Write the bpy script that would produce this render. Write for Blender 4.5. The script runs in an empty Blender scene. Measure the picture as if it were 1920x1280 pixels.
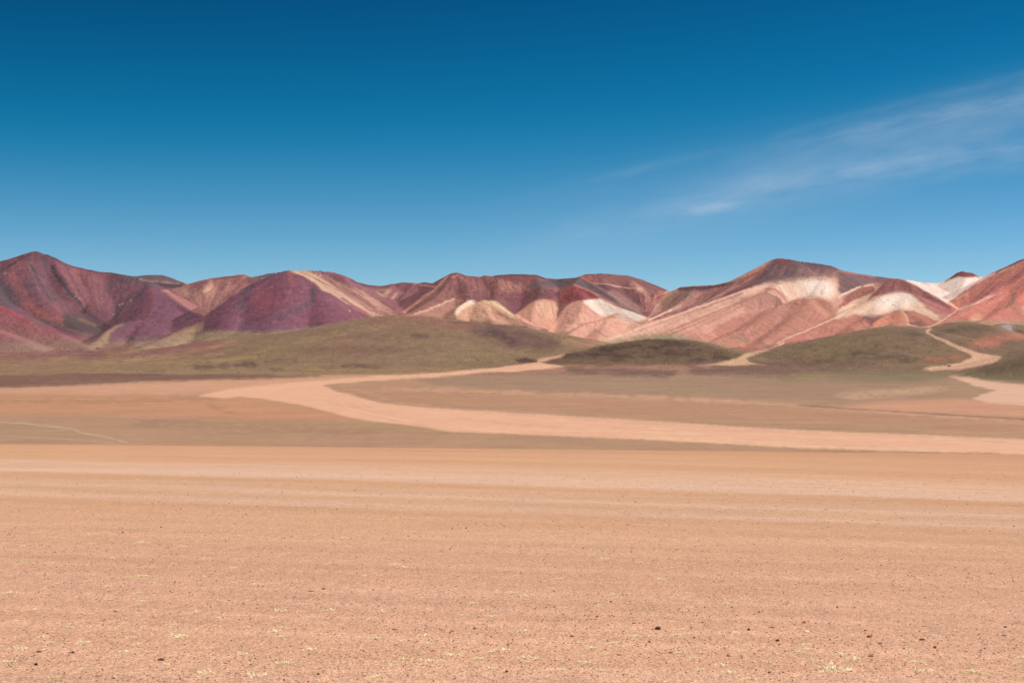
import bpy, math, random
import numpy as np
from math import radians as R

# ------------------------------------------------------------------ camera, sky, sun, exposure
F = 2637.0            # focal length in photo pixels (1920 wide): 40 degree horizontal view
CZ = 3.0              # height of the camera over the gravel it stands on
VH = 640.0            # row of the true horizon
scene = bpy.context.scene
cam_d = bpy.data.cameras.new("camera")
cam_d.sensor_width = 36.0
cam_d.lens = 36.0 * F / 1920.0
cam_d.clip_start = 0.1
cam_d.clip_end = 60000.0
cam = bpy.data.objects.new("camera", cam_d)
cam.location = (0, 0, CZ)
cam.rotation_euler = (R(90), 0, 0)
scene.collection.objects.link(cam)
scene.camera = cam

SUN_EL, SUN_AZ = 61.0, 78.0      # azimuth clockwise from the viewing direction (+Y)
world = bpy.data.worlds.new("World")
scene.world = world
world.use_nodes = True
wn, wl = world.node_tree.nodes, world.node_tree.links
wn.clear()


def N(nodes, kind, **kw):
    n = nodes.new(kind)
    for k, v in kw.items():
        setattr(n, k, v)
    return n


def build_world():
    out = N(wn, 'ShaderNodeOutputWorld')
    bg = N(wn, 'ShaderNodeBackground')
    bg.inputs['Strength'].default_value = 0.09
    sky = N(wn, 'ShaderNodeTexSky', sky_type='NISHITA')
    sky.sun_disc = False
    sky.sun_elevation = R(SUN_EL)
    sky.sun_rotation = R(SUN_AZ)
    sky.altitude = 4700.0
    sky.air_density = 1.0
    sky.dust_density = 0.15
    sky.ozone_density = 2.5
    # thin cirrus, placed by direction in the sky
    tc = N(wn, 'ShaderNodeTexCoord')
    sep = N(wn, 'ShaderNodeSeparateXYZ')
    wl.new(tc.outputs['Generated'], sep.inputs[0])

    def m(op, a, b=None, c=None, clamp=False):
        n = N(wn, 'ShaderNodeMath', operation=op)
        n.use_clamp = clamp
        for i, s in enumerate((a, b, c)):
            if s is None:
                continue
            if isinstance(s, (int, float)):
                n.inputs[i].default_value = s
            else:
                wl.new(s, n.inputs[i])
        return n.outputs[0]
    # deep polarised blue of thin high air: a contrast curve per channel
    spc = N(wn, 'ShaderNodeSeparateColor')
    wl.new(sky.outputs[0], spc.inputs[0])
    cmb = N(wn, 'ShaderNodeCombineColor')
    for ch, (gain, offs, power) in enumerate(SKY_CURVE):
        v = m('SUBTRACT', spc.outputs[ch], offs)
        if offs:
            v = m('MULTIPLY', m('ADD', v, m('SQRT', m('ADD', m('MULTIPLY', v, v), (0.04, 0.10, 0.4)[ch]))), 0.5)
        v = m('MAXIMUM', v, 0.0)
        v = m('MULTIPLY', m('POWER', v, power), gain)
        wl.new(v, cmb.inputs[ch])
    skycol = cmb.outputs[0]
    yy = m('MAXIMUM', sep.outputs[1], 0.05)
    az = m('DIVIDE', sep.outputs[0], yy)
    el = m('DIVIDE', sep.outputs[2], yy)

    def noise(vec_a, vec_b, scale, detail, rough, off=0.0):
        cb = N(wn, 'ShaderNodeCombineXYZ')
        wl.new(vec_a, cb.inputs[0])
        wl.new(vec_b, cb.inputs[1])
        cb.inputs[2].default_value = off
        t = N(wn, 'ShaderNodeTexNoise')
        t.inputs['Scale'].default_value = scale
        t.inputs['Detail'].default_value = detail
        t.inputs['Roughness'].default_value = rough
        wl.new(cb.outputs[0], t.inputs['Vector'])
        return t.outputs[0]

    def band(a0, e0, slope, curve, width, a_from, a_to, stretch, nscale, off, thr, gain):
        """one streak of cirrus: centre line e = e0 + slope*(a-a0) + curve*(a-a0)^2"""
        da = m('SUBTRACT', az, a0)
        ctr = m('ADD', m('MULTIPLY', da, slope), m('MULTIPLY', m('MULTIPLY', da, da), curve))
        d = m('SUBTRACT', m('SUBTRACT', el, e0), ctr)
        w = m('DIVIDE', d, width)
        fall = m('POWER', 2.718, m('MULTIPLY', m('MULTIPLY', w, w), -1.0))
        ends = N(wn, 'ShaderNodeMapRange', interpolation_type='SMOOTHSTEP')
        wl.new(az, ends.inputs[0])
        ends.inputs[1].default_value = a_from
        ends.inputs[2].default_value = a_to
        ns = noise(m('MULTIPLY', az, 1.0), m('MULTIPLY', d, stretch), nscale, 5.0, 0.6, off)
        ns = m('MULTIPLY', m('SUBTRACT', ns, thr), gain, None, True)
        return m('MULTIPLY', m('MULTIPLY', fall, ends.outputs[0]), ns)
    b1 = band(0.205, 0.112, 0.19, -0.25, 0.0105, -0.05, 0.20, 4.0, 16.0, 3.1, 0.30, 1.9)   # main lower streak
    b2 = band(0.25, 0.150, 0.215, 0.0, 0.0065, 0.13, 0.30, 5.0, 26.0, 7.7, 0.36, 2.1)     # upper streak
    b3 = band(0.25, 0.132, 0.24, 0.0, 0.025, -0.09, 0.26, 3.5, 9.0, 1.3, 0.22, 1.5)      # soft veil
    b4 = band(0.10, 0.1245, 0.245, 0.0, 0.0035, -0.04, 0.10, 6.0, 12.0, 5.2, 0.36, 1.6)     # faint thin line
    b5 = band(0.20, 0.088, 0.24, 0.0, 0.006, 0.10, 0.20, 6.0, 16.0, 9.4, 0.42, 1.8)
    # the small bright puff
    dx = m('DIVIDE', m('SUBTRACT', az, 0.141), 0.016)
    dy = m('DIVIDE', m('SUBTRACT', m('SUBTRACT', el, 0.0945), m('MULTIPLY', m('SUBTRACT', az, 0.141), 0.12)), 0.0038)
    puff = m('POWER', 2.718, m('MULTIPLY', m('ADD', m('MULTIPLY', dx, dx), m('MULTIPLY', dy, dy)), -1.0))
    pn = noise(az, m('MULTIPLY', el, 4.0), 60.0, 4.0, 0.6, 2.0)
    puff = m('MULTIPLY', puff, pn)
    tot = m('MULTIPLY', b1, 0.33)
    tot = m('ADD', tot, m('MULTIPLY', b2, 0.27))
    tot = m('ADD', tot, m('MULTIPLY', b3, 0.34))
    tot = m('ADD', tot, m('MULTIPLY', b4, 0.16))
    tot = m('ADD', tot, m('MULTIPLY', puff, 0.55), None, True)
    tot = m('ADD', tot, m('MULTIPLY', b5, 0.10), None, True)
    up = m('GREATER_THAN', sep.outputs[1], 0.0)
    tot = m('MULTIPLY', tot, up)
    mixc = N(wn, 'ShaderNodeMix', data_type='RGBA')
    wl.new(tot, mixc.inputs[0])
    wl.new(skycol, mixc.inputs[6])
    mixc.inputs[7].default_value = (*CLOUD, 1)
    wl.new(mixc.outputs[2], bg.inputs['Color'])
    wl.new(bg.outputs[0], out.inputs[0])


EXPO = 0.3
SKY_CURVE = ((1.36 / 2 ** EXPO, 1.78, 1.0),
             (.452 / (.322 / .09) ** .95 / .09 / 2 ** EXPO, .14 / .09, .95),
             (.675 / (.412 / .09) ** .95 / .09 / 2 ** EXPO, .24 / .09, .95))
CLOUD = (5.3, 6.0, 6.9)
build_world()

sun_d = bpy.data.lights.new("sun", 'SUN')
sun_d.energy = 4.35
sun_d.angle = R(0.53)
sun_d.color = (1.0, 0.965, 0.92)
sun = bpy.data.objects.new("sun", sun_d)
sun.rotation_euler = (R(90 - SUN_EL), 0, R(180 - SUN_AZ) + R(0))
sun.location = (40, 20, 60)
scene.collection.objects.link(sun)
import mathutils
sdir = mathutils.Vector((math.cos(R(SUN_EL)) * math.sin(R(SUN_AZ)), math.cos(R(SUN_EL)) * math.cos(R(SUN_AZ)), math.sin(R(SUN_EL))))
sun.rotation_euler = sdir.to_track_quat('Z', 'Y').to_euler()

vs = scene.view_settings
vs.view_transform = 'Standard'
vs.look = 'None'
vs.gamma = 1.0
vs.exposure = EXPO

# ------------------------------------------------------------------ small helpers
rng = np.random.default_rng(7)
random.seed(7)
f4 = np.float32


def lin(c):
    c = np.asarray(c, dtype=np.float64) / 255.0
    return np.where(c <= 0.04045, c / 12.92, ((c + 0.055) / 1.055) ** 2.4)


def _hash(ix, iy, seed):
    h = (ix.astype(np.int64) * 374761393 + iy.astype(np.int64) * 668265263 + seed * 1442695041) & 0xffffffff
    h = ((h ^ (h >> 13)) * 1274126177) & 0xffffffff
    h = h ^ (h >> 16)
    return (h & 0xffff).astype(f4) / 32768.0 - 1.0


def vnoise(x, y, seed=0):
    x = np.asarray(x, dtype=np.float64)
    y = np.asarray(y, dtype=np.float64)
    fx, fy = np.floor(x), np.floor(y)
    tx, ty = (x - fx).astype(f4), (y - fy).astype(f4)
    tx = tx * tx * (3 - 2 * tx)
    ty = ty * ty * (3 - 2 * ty)
    a = _hash(fx, fy, seed)
    b = _hash(fx + 1, fy, seed)
    c = _hash(fx, fy + 1, seed)
    d = _hash(fx + 1, fy + 1, seed)
    return (a + (b - a) * tx) * (1 - ty) + (c + (d - c) * tx) * ty


def fbm(x, y, octaves=4, seed=0, gain=0.5):
    s, a, t = 0.0, 1.0, 0.0
    for o in range(octaves):
        s = s + a * vnoise(x * 2.0 ** o + 17.3 * o, y * 2.0 ** o - 9.1 * o, seed + o)
        t += a
        a *= gain
    return s / t


def smax(a, b, k):
    h = np.maximum(k - np.abs(a - b), 0) / k
    return np.maximum(a, b) + h * h * k * 0.25


# ------------------------------------------------------------------ terrain ridges traced in image pixels
# every ridge is a line of traced points: (photo column, photo row, distance in metres) -> a real 3D point
def world_pt(u, v, Y):
    return ((u - 960.0) / F * Y, Y, CZ + (VH - v) / F * Y)


# id, slope of its flanks, crest rounding (m), points
RIDGES = [
    # far summits
    ('far', .42, 25, [(150, 524, 10600), (215, 520, 10600), (260, 517, 10500), (275, 515, 10500), (303, 515, 10500), (316, 523, 10500), (336, 531, 10500), (400, 545, 10500)]),
    ('bowl', .55, 12, [(290, 531, 9300), (330, 531, 9200), (355, 532, 9000), (375, 526, 8950), (400, 521, 8900), (430, 518, 8850), (455, 516, 8800), (470, 521, 8750), (500, 524, 8800), (560, 530, 8900)]),
    ('bowl', .5, 15, [(455, 516, 8800), (450, 533, 8500), (425, 555, 8100), (405, 575, 7800)]),
    ('bowl', .6, 10, [(395, 522, 8900), (385, 540, 8650), (380, 555, 8450)]),
    ('saddle', .5, 12, [(1660, 530, 9300), (1700, 526, 9200), (1740, 531, 9100), (1772, 530, 9100), (1790, 519, 9100), (1800, 516, 9100), (1830, 517, 9100), (1846, 520, 9000), (1880, 515, 9000)]),
    ('saddle', .9, 6, [(1787, 519, 9100), (1796, 511, 9100), (1804, 508, 9100), (1812, 510, 9100), (1822, 511, 9100), (1830, 516, 9100)]),
    ('saddle', .5, 12, [(1740, 531, 9100), (1752, 545, 8700), (1768, 562, 8300)]),
    ('saddle', .5, 12, [(1815, 514, 9100), (1806, 535, 8600), (1785, 562, 8100)]),
    ('notch', .5, 15, [(600, 522, 9600), (655, 526, 9400), (690, 534, 9300), (715, 536, 9300), (735, 533, 9300), (755, 529, 9300), (785, 531, 9300), (797, 529, 9250), (808, 531, 9200), (822, 538, 9100), (860, 545, 9000)]),
    ('notch', .55, 10, [(735, 533, 9300), (722, 550, 8900), (715, 565, 8500), (735, 580, 8000)]),
    ('notch', .55, 10, [(775, 531, 9300), (762, 548, 8900), (748, 566, 8400), (756, 582, 7900)]),
    ('notch', .55, 10, [(810, 532, 9200), (800, 552, 8700), (778, 572, 8200)]),
    ('backdome', .45, 40, [(1060, 526, 8900), (1090, 519, 8800), (1107, 514, 8750), (1140, 513, 8750), (1170, 516, 8750), (1190, 522, 8750), (1215, 537, 8750), (1238, 548, 8800), (1262, 552, 8900), (1300, 556, 9000)]),
    ('backdome', .5, 15, [(1175, 517, 8750), (1195, 540, 8400), (1203, 562, 8000), (1215, 582, 7700)]),
    ('backdome', .55, 8, [(1225, 545, 8700), (1226, 562, 8300), (1222, 578, 7950)]),
    ('backdome', .5, 15, [(1120, 515, 8750), (1140, 540, 8300), (1170, 560, 8000), (1206, 584, 7600)]),
    # A, the tall purple mountain at the left
    ('purple', .62, 10, [(-420, 520, 8300), (-250, 540, 8300), (-120, 520, 8200), (-50, 502, 8100), (0, 491, 8050), (22, 484, 8030), (45, 477, 8000), (60, 473, 8000), (68, 472, 8000), (74, 477, 8000), (88, 477, 7980), (98, 482, 7970), (112, 489, 7950), (135, 498, 7950), (160, 505, 7950), (185, 509, 7950), (210, 511, 7950), (225, 514, 7900), (245, 517, 7850), (262, 521, 7820), (280, 528, 7800)]),
    ('purple', .53, 28, [(66, 472, 8000), (58, 510, 7700), (66, 545, 7350), (95, 580, 7000), (135, 612, 6700)]),
    ('purple', .6, 8, [(100, 483, 7970), (112, 508, 7750), (128, 530, 7550)]),
    ('purple', .53, 28, [(10, 489, 8040), (-15, 530, 7600), (-10, 560, 7200), (40, 590, 6800)]),
    ('purple', .55, 10, [(170, 507, 7950), (168, 540, 7650), (180, 572, 7350)]),
    ('purple', .5, 18, [(-200, 520, 7300), (-100, 545, 7000), (0, 573, 6700), (55, 600, 6450), (110, 628, 6200), (160, 650, 6000)]),
    ('purple', .4, 18, [(-200, 590, 6500), (-60, 600, 6300), (20, 628, 6000), (60, 652, 5800)]),
    ('spur', .58, 10, [(280, 528, 7800), (292, 540, 7700), (306, 552, 7600), (328, 568, 7450), (350, 579, 7350), (372, 588, 7250), (396, 594, 7150)]),
    ('spur', .55, 14, [(281, 529, 7800), (290, 558, 7350), (282, 590, 6950), (262, 622, 6500), (252, 645, 6250)]),
    ('spur', .5, 10, [(262, 600, 6800), (228, 607, 6600), (200, 622, 6400), (172, 646, 6150), (158, 660, 6000)]),
    ('spur', .40, 22, [(400, 597, 7000), (365, 612, 6700), (330, 626, 6400), (290, 642, 6150), (262, 655, 5980)]),
    ('spur', .33, 22, [(470, 612, 6700), (420, 630, 6300), (360, 645, 6000), (320, 658, 5800)]),
    # C, the crimson cone
    ('crimson', .6, 8, [(386, 594, 7350), (398, 583, 7330), (412, 574, 7300), (426, 561, 7280), (432, 554, 7280), (450, 545, 7250), (465, 536, 7220), (482, 528, 7200), (500, 521, 7200), (520, 513, 7200), (534, 508, 7200), (548, 508, 7200), (565, 516, 7150), (582, 525, 7100), (602, 535, 7050), (622, 549, 6980), (645, 566, 6900), (662, 578, 6820), (690, 594, 6700), (720, 607, 6600), (745, 616, 6500)]),
    ('crimson', .52, 45, [(545, 508, 7200), (550, 535, 6950), (540, 565, 6650), (520, 600, 6250), (515, 625, 5950)]),
    ('crimson', .52, 45, [(470, 534, 7220), (462, 562, 6950), (440, 590, 6650), (432, 615, 6350)]),
    ('crimson', .52, 40, [(585, 527, 7100), (604, 556, 6800), (612, 585, 6500), (622, 610, 6200)]),
    ('beige', .5, 12, [(440, 524, 8400), (480, 519, 8300), (505, 514, 8250), (545, 508, 8200), (575, 508, 8150), (598, 509, 8100), (625, 511, 8100), (640, 516, 8050), (652, 526, 8000), (672, 536, 7900), (700, 553, 7700), (725, 568, 7500), (760, 590, 7100)]),
    ('beige', .5, 8, [(572, 509, 8150), (600, 524, 7900), (630, 542, 7650), (660, 560, 7400), (700, 584, 7050), (730, 600, 6800)]),
    ('beige', .5, 8, [(640, 517, 8050), (662, 542, 7700), (690, 565, 7400), (730, 590, 7000)]),
    # F, the middle range with the pale domes
    ('dappled', .58, 8, [(748, 590, 7350), (785, 565, 7600), (806, 549, 7750), (822, 538, 7850), (834, 527, 7900), (840, 520, 7920), (848, 513, 7950), (856, 511, 7950), (864, 514, 7970), (875, 517, 8000), (900, 519, 8050), (910, 516, 8060), (925, 518, 8080), (935, 515, 8100), (960, 514, 8150), (985, 514, 8200), (1005, 515, 8250), (1022, 521, 8300), (1045, 523, 8300), (1070, 521, 8250), (1088, 520, 8200)]),
    ('dappled', .55, 10, [(850, 513, 7950), (836, 540, 7600), (812, 562, 7300), (780, 582, 7000), (745, 595, 6800)]),
    ('dappled', .5, 10, [(862, 514, 7960), (872, 542, 7600), (884, 562, 7350), (905, 572, 7200), (915, 592, 6900), (925, 610, 6650)]),
    ('dappled', .6, 6, [(890, 563, 7350), (876, 565, 7280), (862, 574, 7150), (853, 588, 6950)]),
    ('dappled', .55, 6, [(895, 563, 7350), (922, 566, 7300), (942, 579, 7150), (968, 594, 6950), (1000, 612, 6750)]),
    ('dappled', .55, 10, [(930, 517, 8100), (934, 540, 7800), (930, 558, 7550)]),
    ('dappled', .55, 10, [(1003, 516, 8250), (1014, 536, 7900), (1013, 552, 7650), (1006, 566, 7450), (1000, 588, 7150), (1000, 604, 6950)]),
    ('dappled', .55, 10, [(1086, 521, 8200), (1076, 534, 7900), (1088, 550, 7650), (1096, 562, 7450), (1090, 585, 7150), (1078, 606, 6850), (1055, 625, 6550)]),
    ('dappled', .44, 8, [(1078, 534, 7900), (1103, 545, 7750), (1130, 560, 7550), (1150, 574, 7380), (1180, 584, 7220), (1214, 598, 7000)]),
    ('dappled', .55, 10, [(1088, 520, 8200), (1112, 535, 8050), (1140, 552, 7900), (1166, 568, 7750), (1200, 588, 7450)]),
    ('dappled', .5, 8, [(1192, 606, 6850), (1165, 596, 6900), (1140, 597, 6850), (1112, 603, 6750), (1088, 612, 6650), (1062, 628, 6450)]),
    ('dappled', .45, 8, [(1140, 598, 6850), (1130, 620, 6500), (1120, 640, 6200)]),
    # G, the big right mountain
    ('great', .55, 8, [(1245, 552, 8350), (1262, 545, 8250), (1278, 538, 8200), (1300, 536, 8180), (1340, 534, 8150), (1362, 529, 8130), (1390, 521, 8100), (1412, 511, 8060), (1430, 502, 8030), (1443, 494, 8000), (1449, 487, 8000), (1458, 484, 8000), (1478, 486, 8000), (1500, 491, 8020), (1528, 494, 8050), (1556, 498, 8080), (1574, 506, 8100), (1600, 511, 8150), (1630, 516, 8200), (1665, 521, 8200), (1700, 525, 8250), (1745, 533, 8600)]),
    ('great', .5, 8, [(1455, 488, 8000), (1432, 520, 7750), (1400, 540, 7550), (1350, 560, 7350), (1290, 582, 7100), (1210, 608, 6800), (1130, 640, 6400), (1090, 655, 6200)]),
    ('great', .5, 8, [(1300, 540, 8150), (1285, 562, 7850), (1245, 585, 7450), (1205, 604, 7150)]),
    ('great', .5, 8, [(1385, 526, 8080), (1352, 552, 7750), (1310, 570, 7480), (1270, 586, 7250)]),
    ('great', .48, 10, [(1462, 488, 8000), (1462, 520, 7750), (1444, 546, 7480), (1405, 562, 7280), (1350, 588, 6950), (1290, 615, 6600), (1230, 640, 6250)]),
    ('great', .6, 6, [(1444, 546, 7480), (1459, 554, 7400), (1472, 569, 7250)]),
    ('great', .55, 10, [(1540, 497, 8060), (1542, 525, 7780), (1530, 550, 7500)]),
    ('great', .5, 10, [(1590, 511, 8150), (1590, 535, 7900), (1578, 556, 7600)]),
    ('redhill', .45, 16, [(1440, 584, 7050), (1470, 571, 7150), (1500, 560, 7180), (1522, 558, 7180), (1545, 561, 7150), (1560, 576, 7050), (1569, 594, 6950)]),
    ('redhill', .42, 16, [(1520, 559, 7180), (1505, 585, 6850), (1470, 615, 6450), (1430, 640, 6150)]),
    ('redhill', .42, 16, [(1470, 571, 7150), (1430, 600, 6750), (1370, 628, 6350), (1330, 645, 6100)]),
    ('redhill', .4, 8, [(1458, 643, 6050), (1500, 623, 6350), (1540, 606, 6600), (1570, 592, 6800), (1605, 576, 7000), (1640, 561, 7150)]),
    ('knee', .55, 8, [(1575, 578, 7500), (1592, 556, 7600), (1612, 541, 7700), (1640, 534, 7750), (1660, 530, 7750)]),
    ('dome', .55, 10, [(1625, 562, 7500), (1645, 545, 7600), (1662, 529, 7650), (1673, 523, 7650), (1684, 522, 7650), (1700, 527, 7600), (1730, 545, 7450), (1768, 568, 7250), (1794, 582, 7100)]),
    ('dome', .42, 22, [(1640, 561, 7150), (1662, 552, 7250), (1685, 549, 7300), (1702, 551, 7250), (1722, 563, 7100), (1745, 582, 6900), (1768, 600, 6700)]),
    ('dome', .42, 14, [(1688, 551, 7280), (1692, 578, 6950), (1694, 600, 6600), (1680, 620, 6300)]),
    ('dome', .42, 14, [(1650, 560, 7200), (1640, 590, 6800), (1600, 615, 6400)]),
    ('dome', .42, 12, [(1700, 585, 6850), (1730, 598, 6600), (1742, 612, 6400)]),
    # J, right edge
    ('rust', .58, 8, [(1846, 521, 8050), (1860, 514, 8000), (1880, 504, 7900), (1900, 494, 7800), (1920, 485, 7700), (1980, 460, 7600), (2050, 452, 7500), (2200, 480, 7400), (2400, 500, 7400)]),
    ('rust', .5, 10, [(1848, 520, 8040), (1830, 540, 7800), (1805, 562, 7550), (1786, 578, 7350)]),
    ('rust', .5, 10, [(1915, 488, 7730), (1890, 530, 7350), (1850, 558, 7050), (1815, 577, 6850), (1778, 594, 6650), (1742, 613, 6400)]),
    ('rust', .5, 12, [(1960, 470, 7650), (1930, 540, 7100), (1895, 575, 6700), (1850, 600, 6350), (1820, 612, 6150)]),
    # foothills
    ('longhill', .20, 60, [(300, 668, 5300), (380, 645, 5500), (450, 634, 5500), (500, 627, 5500), (560, 621, 5500), (620, 612, 5500), (660, 604, 5500), (700, 596, 5500), (740, 591, 5500), (785, 592, 5480), (830, 598, 5450), (880, 604, 5400), (930, 608, 5350), (965, 613, 5300), (1005, 624, 5150), (1045, 638, 5000), (1085, 656, 4850), (1110, 668, 4750)]),
    ('longhill', .16, 50, [(560, 662, 4950), (640, 648, 5050), (720, 640, 5100), (790, 645, 5050), (850, 655, 4950)]),
    ('longhill', .2, 40, [(860, 612, 5350), (920, 622, 5200), (975, 632, 5050), (1020, 645, 4900)]),
    ('longhill', .16, 30, [(330, 652, 5600), (400, 640, 5800), (470, 628, 6000)]),
    ('longhill', .14, 40, [(430, 672, 4900), (520, 660, 5050), (600, 655, 5100)]),
    ('darkhill', .28, 40, [(1000, 680, 4700), (1030, 672, 4760), (1060, 664, 4800), (1110, 652, 4830), (1160, 643, 4850), (1205, 637, 4860), (1250, 636, 4860), (1295, 638, 4850), (1330, 648, 4830), (1370, 660, 4800), (1405, 668, 4760), (1425, 676, 4700)]),
    ('rounded', .22, 45, [(1380, 672, 5000), (1410, 663, 5050), (1450, 655, 5080), (1500, 647, 5100), (1550, 636, 5100), (1600, 625, 5100), (1640, 616, 5100), (1672, 611, 5100), (1700, 613, 5050), (1730, 624, 5000), (1760, 640, 4930), (1790, 652, 4850), (1812, 662, 4780), (1816, 672, 4650)]),
    ('rounded', .15, 40, [(1460, 706, 4250), (1540, 693, 4330), (1600, 682, 4380), (1650, 677, 4400), (1690, 681, 4370), (1730, 692, 4300), (1775, 706, 4200)]),
    ('knoll', .3, 25, [(1738, 622, 5650), (1760, 611, 5650), (1790, 604, 5650), (1815, 603, 5650), (1840, 608, 5600), (1852, 622, 5500), (1890, 638, 5350)]),
    ('knoll', .25, 25, [(1850, 612, 5850), (1885, 606, 5850), (1930, 612, 5850), (2050, 600, 5900), (2200, 610, 5900)]),
    ('knoll', .16, 30, [(1790, 655, 5100), (1840, 640, 5250), (1900, 640, 5200), (1980, 640, 5200)]),
    ('sidehill', .25, 40, [(1765, 711, 3900), (1800, 701, 3950), (1830, 692, 4000), (1870, 680, 4030), (1920, 665, 4050), (2000, 643, 4050), (2150, 630, 4100), (2350, 640, 4100)]),
    ('apronhill', .12, 40, [(-300, 660, 5500), (-100, 668, 5400), (60, 664, 5350), (160, 668, 5250)]),
    ('apronhill', .14, 30, [(180, 680, 4900), (260, 672, 5050), (340, 668, 5100), (420, 676, 4950)]),
]
IDS = ['ground'] + list(dict.fromkeys(r[0] for r in RIDGES))

BASE_Y = [0, 600, 1400, 2200, 3000, 3500, 4000, 4500, 5000, 5500, 6000, 7000, 8000, 9500, 13000, 30000]
BASE_Z = [-112, -112, -112, -110, -107, -100, -92, -82, -70, -58, -42, 5, 50, 80, 70, 50]


def fg_plane(x, Y):
    return -3.0 - 0.0631 * Y - 0.0104 * x


def ground_h(x, Y, detail=True):
    """height above the camera's eye (add CZ for world z) of the open ground"""
    x = np.asarray(x, dtype=np.float64)
    Y = np.asarray(Y, dtype=np.float64)
    Ye = 250.0 + 6.0 * fbm(x / 60.0, x * 0 + 3.3, 3, 5)
    fg = fg_plane(x, np.minimum(Y, Ye)) - 0.3 * np.maximum(Y - Ye, 0) - 0.0006 * np.maximum(Y - Ye + 30, 0) ** 2 * (Y < Ye + 300)
    if detail:
        fg = fg + np.clip(Y / 60.0, 0.25, 1) * (0.05 * fbm(x / 9.0, Y / 5.0, 3, 21) + 0.015 * fbm(x / 1.3, Y / 0.9, 2, 31))
    bs = np.interp(Y, BASE_Y, BASE_Z)
    bs = bs + np.clip((Y - 900) / 3000, 0, 1) * (3.0 * fbm(x / 700.0, Y / 500.0, 3, 41) + 0.8 * fbm(x / 120.0, Y / 90.0, 3, 43))
    return np.where(Y < Ye + 420, smax(fg, bs, 6.0), bs)


# grid: columns are constant bearings, rows constant distance
cols = np.concatenate([np.linspace(-6500, -360, 40, endpoint=False), np.arange(-360, 2280, 2.0), np.linspace(2280, 8400, 40)])
ys = [1.2]
while ys[-1] < 12500:
    y = ys[-1]
    if y < 262:
        st = min(max(y * y / (F * 3.0) * 1.6, 0.02), 4.0)
    elif y < 900:
        st = 12.0
    elif y < 3900:
        st = y * y / (F * 111.0) * 1.2
    elif y < 9400:
        st = 11.0
    else:
        st = 45.0
    ys.append(y + st)
ys += [13500, 15000, 18000, 24000, 32000]
ys = np.array(ys)
U, Y = np.meshgrid(cols, ys)
X = (U - 960.0) / F * Y
H = ground_h(X, Y)
nr, nc = H.shape
ID = np.zeros(H.shape, dtype=np.int16)
BEST = H.copy()
CST = X.copy() * 0.2          # coordinate that stays constant down a flank
RD = np.zeros(H.shape)         # distance from the crest

col_l = np.searchsorted
for name, S, wr, pts in RIDGES:
    P = np.array([world_pt(*p) for p in pts])
    P[:, 2] -= CZ
    idn = IDS.index(name)
    foot = np.interp(P[:, 1], BASE_Y, BASE_Z)
    reach = max(float(((P[:, 2] - foot) / S).max()), 60.0) * 1.25 + 120
    y0, y1 = P[:, 1].min() - reach, P[:, 1].max() + reach
    r0, r1 = np.searchsorted(ys, y0), np.searchsorted(ys, y1)
    umin = min((p[0] - 960) for p in pts) / F
    umax = max((p[0] - 960) for p in pts) / F
    c0 = np.searchsorted(cols, 960 + F * umin - F * reach / max(y0, 3000))
    c1 = np.searchsorted(cols, 960 + F * umax + F * reach / max(y0, 3000))
    sl = (slice(r0, r1), slice(c0, c1))
    gx, gy = X[sl], Y[sl]
    if gx.size == 0:
        continue
    best = np.full(gx.shape, -1e9)
    cst = np.zeros(gx.shape)
    rd = np.zeros(gx.shape)
    s0 = 1000.0 * len(pts) + 37.0 * pts[0][0]
    for i in range(len(P) - 1):
        ax, ay, az_ = P[i]
        bx, by, bz = P[i + 1]
        dx, dy = bx - ax, by - ay
        L = math.hypot(dx, dy)
        if L < 1e-3:
            continue
        dx /= L
        dy /= L
        mz = (bz - az_) / L
        Se = max(S, abs(mz) * 1.05)
        a = (gx - ax) * dx + (gy - ay) * dy
        b = np.abs(-(gx - ax) * dy + (gy - ay) * dx)
        ap = np.clip(a + b * (mz / math.sqrt(max(Se * Se - mz * mz, 1e-6))), 0, L)
        qx, qy = gx - (ax + dx * ap), gy - (ay + dy * ap)
        r = np.sqrt(qx * qx + qy * qy)
        h = az_ + mz * ap - Se * (np.sqrt(r * r + wr * wr) - wr)
        better = h > best
        best = np.where(better, h, best)
        rd = np.where(better, r, rd)
        cst = np.where(better, s0 + ap + 110.0 * np.arctan2(qx, -qy), cst)
        s0 += L
    k = 38.0 if S > .3 else 34.0
    cur = H[sl]
    bb = BEST[sl]
    new = best > bb
    ID[sl] = np.where(new, idn, ID[sl])
    CST[sl] = np.where(new, cst, CST[sl])
    RD[sl] = np.where(new, rd, RD[sl])
    BEST[sl] = np.where(new, best, bb)
    isg = (ID[sl] == 0) | new & (bb == cur)
    H[sl] = smax(cur, best, np.where(isg, k, 12.0))

# erosion: gullies running straight down the flanks, and broken rock
far = Y > 3600
steep = np.isin(ID, [IDS.index(i) for i in IDS if i not in ('ground', 'longhill', 'darkhill', 'rounded', 'knoll', 'sidehill', 'apronhill')])
am = np.clip(RD / 160.0, 0, 1) * np.clip((H - np.interp(Y, BASE_Y, BASE_Z)) / 60.0, 0, 1)
wob = 14.0 * fbm(X / 160.0, Y / 160.0, 2, 77)
gul = 1 - np.abs(fbm((CST + wob) / 48.0, RD / 900.0, 3, 51)) * 2
gul2 = 1 - np.abs(vnoise((CST + wob) / 17.0, RD / 500.0, 61)) * 2
H = H + np.where(steep, am * (1.9 * gul + .3 * gul2), 0)
H = H + np.where(far & ~steep & (ID > 0), 1.6 * fbm(X / 90, Y / 90, 4, 71), 0)
rough = fbm(X / 110.0, Y / 110.0, 3, 81, .55)
H = H + np.where(steep, 5.0 * rough * np.clip(RD / 60 + .3, 0, 1), 0)
cliff = np.clip((fbm(X / 240.0, Y / 240.0, 3, 91) - 0.12) * 5, 0, 1)
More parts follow.
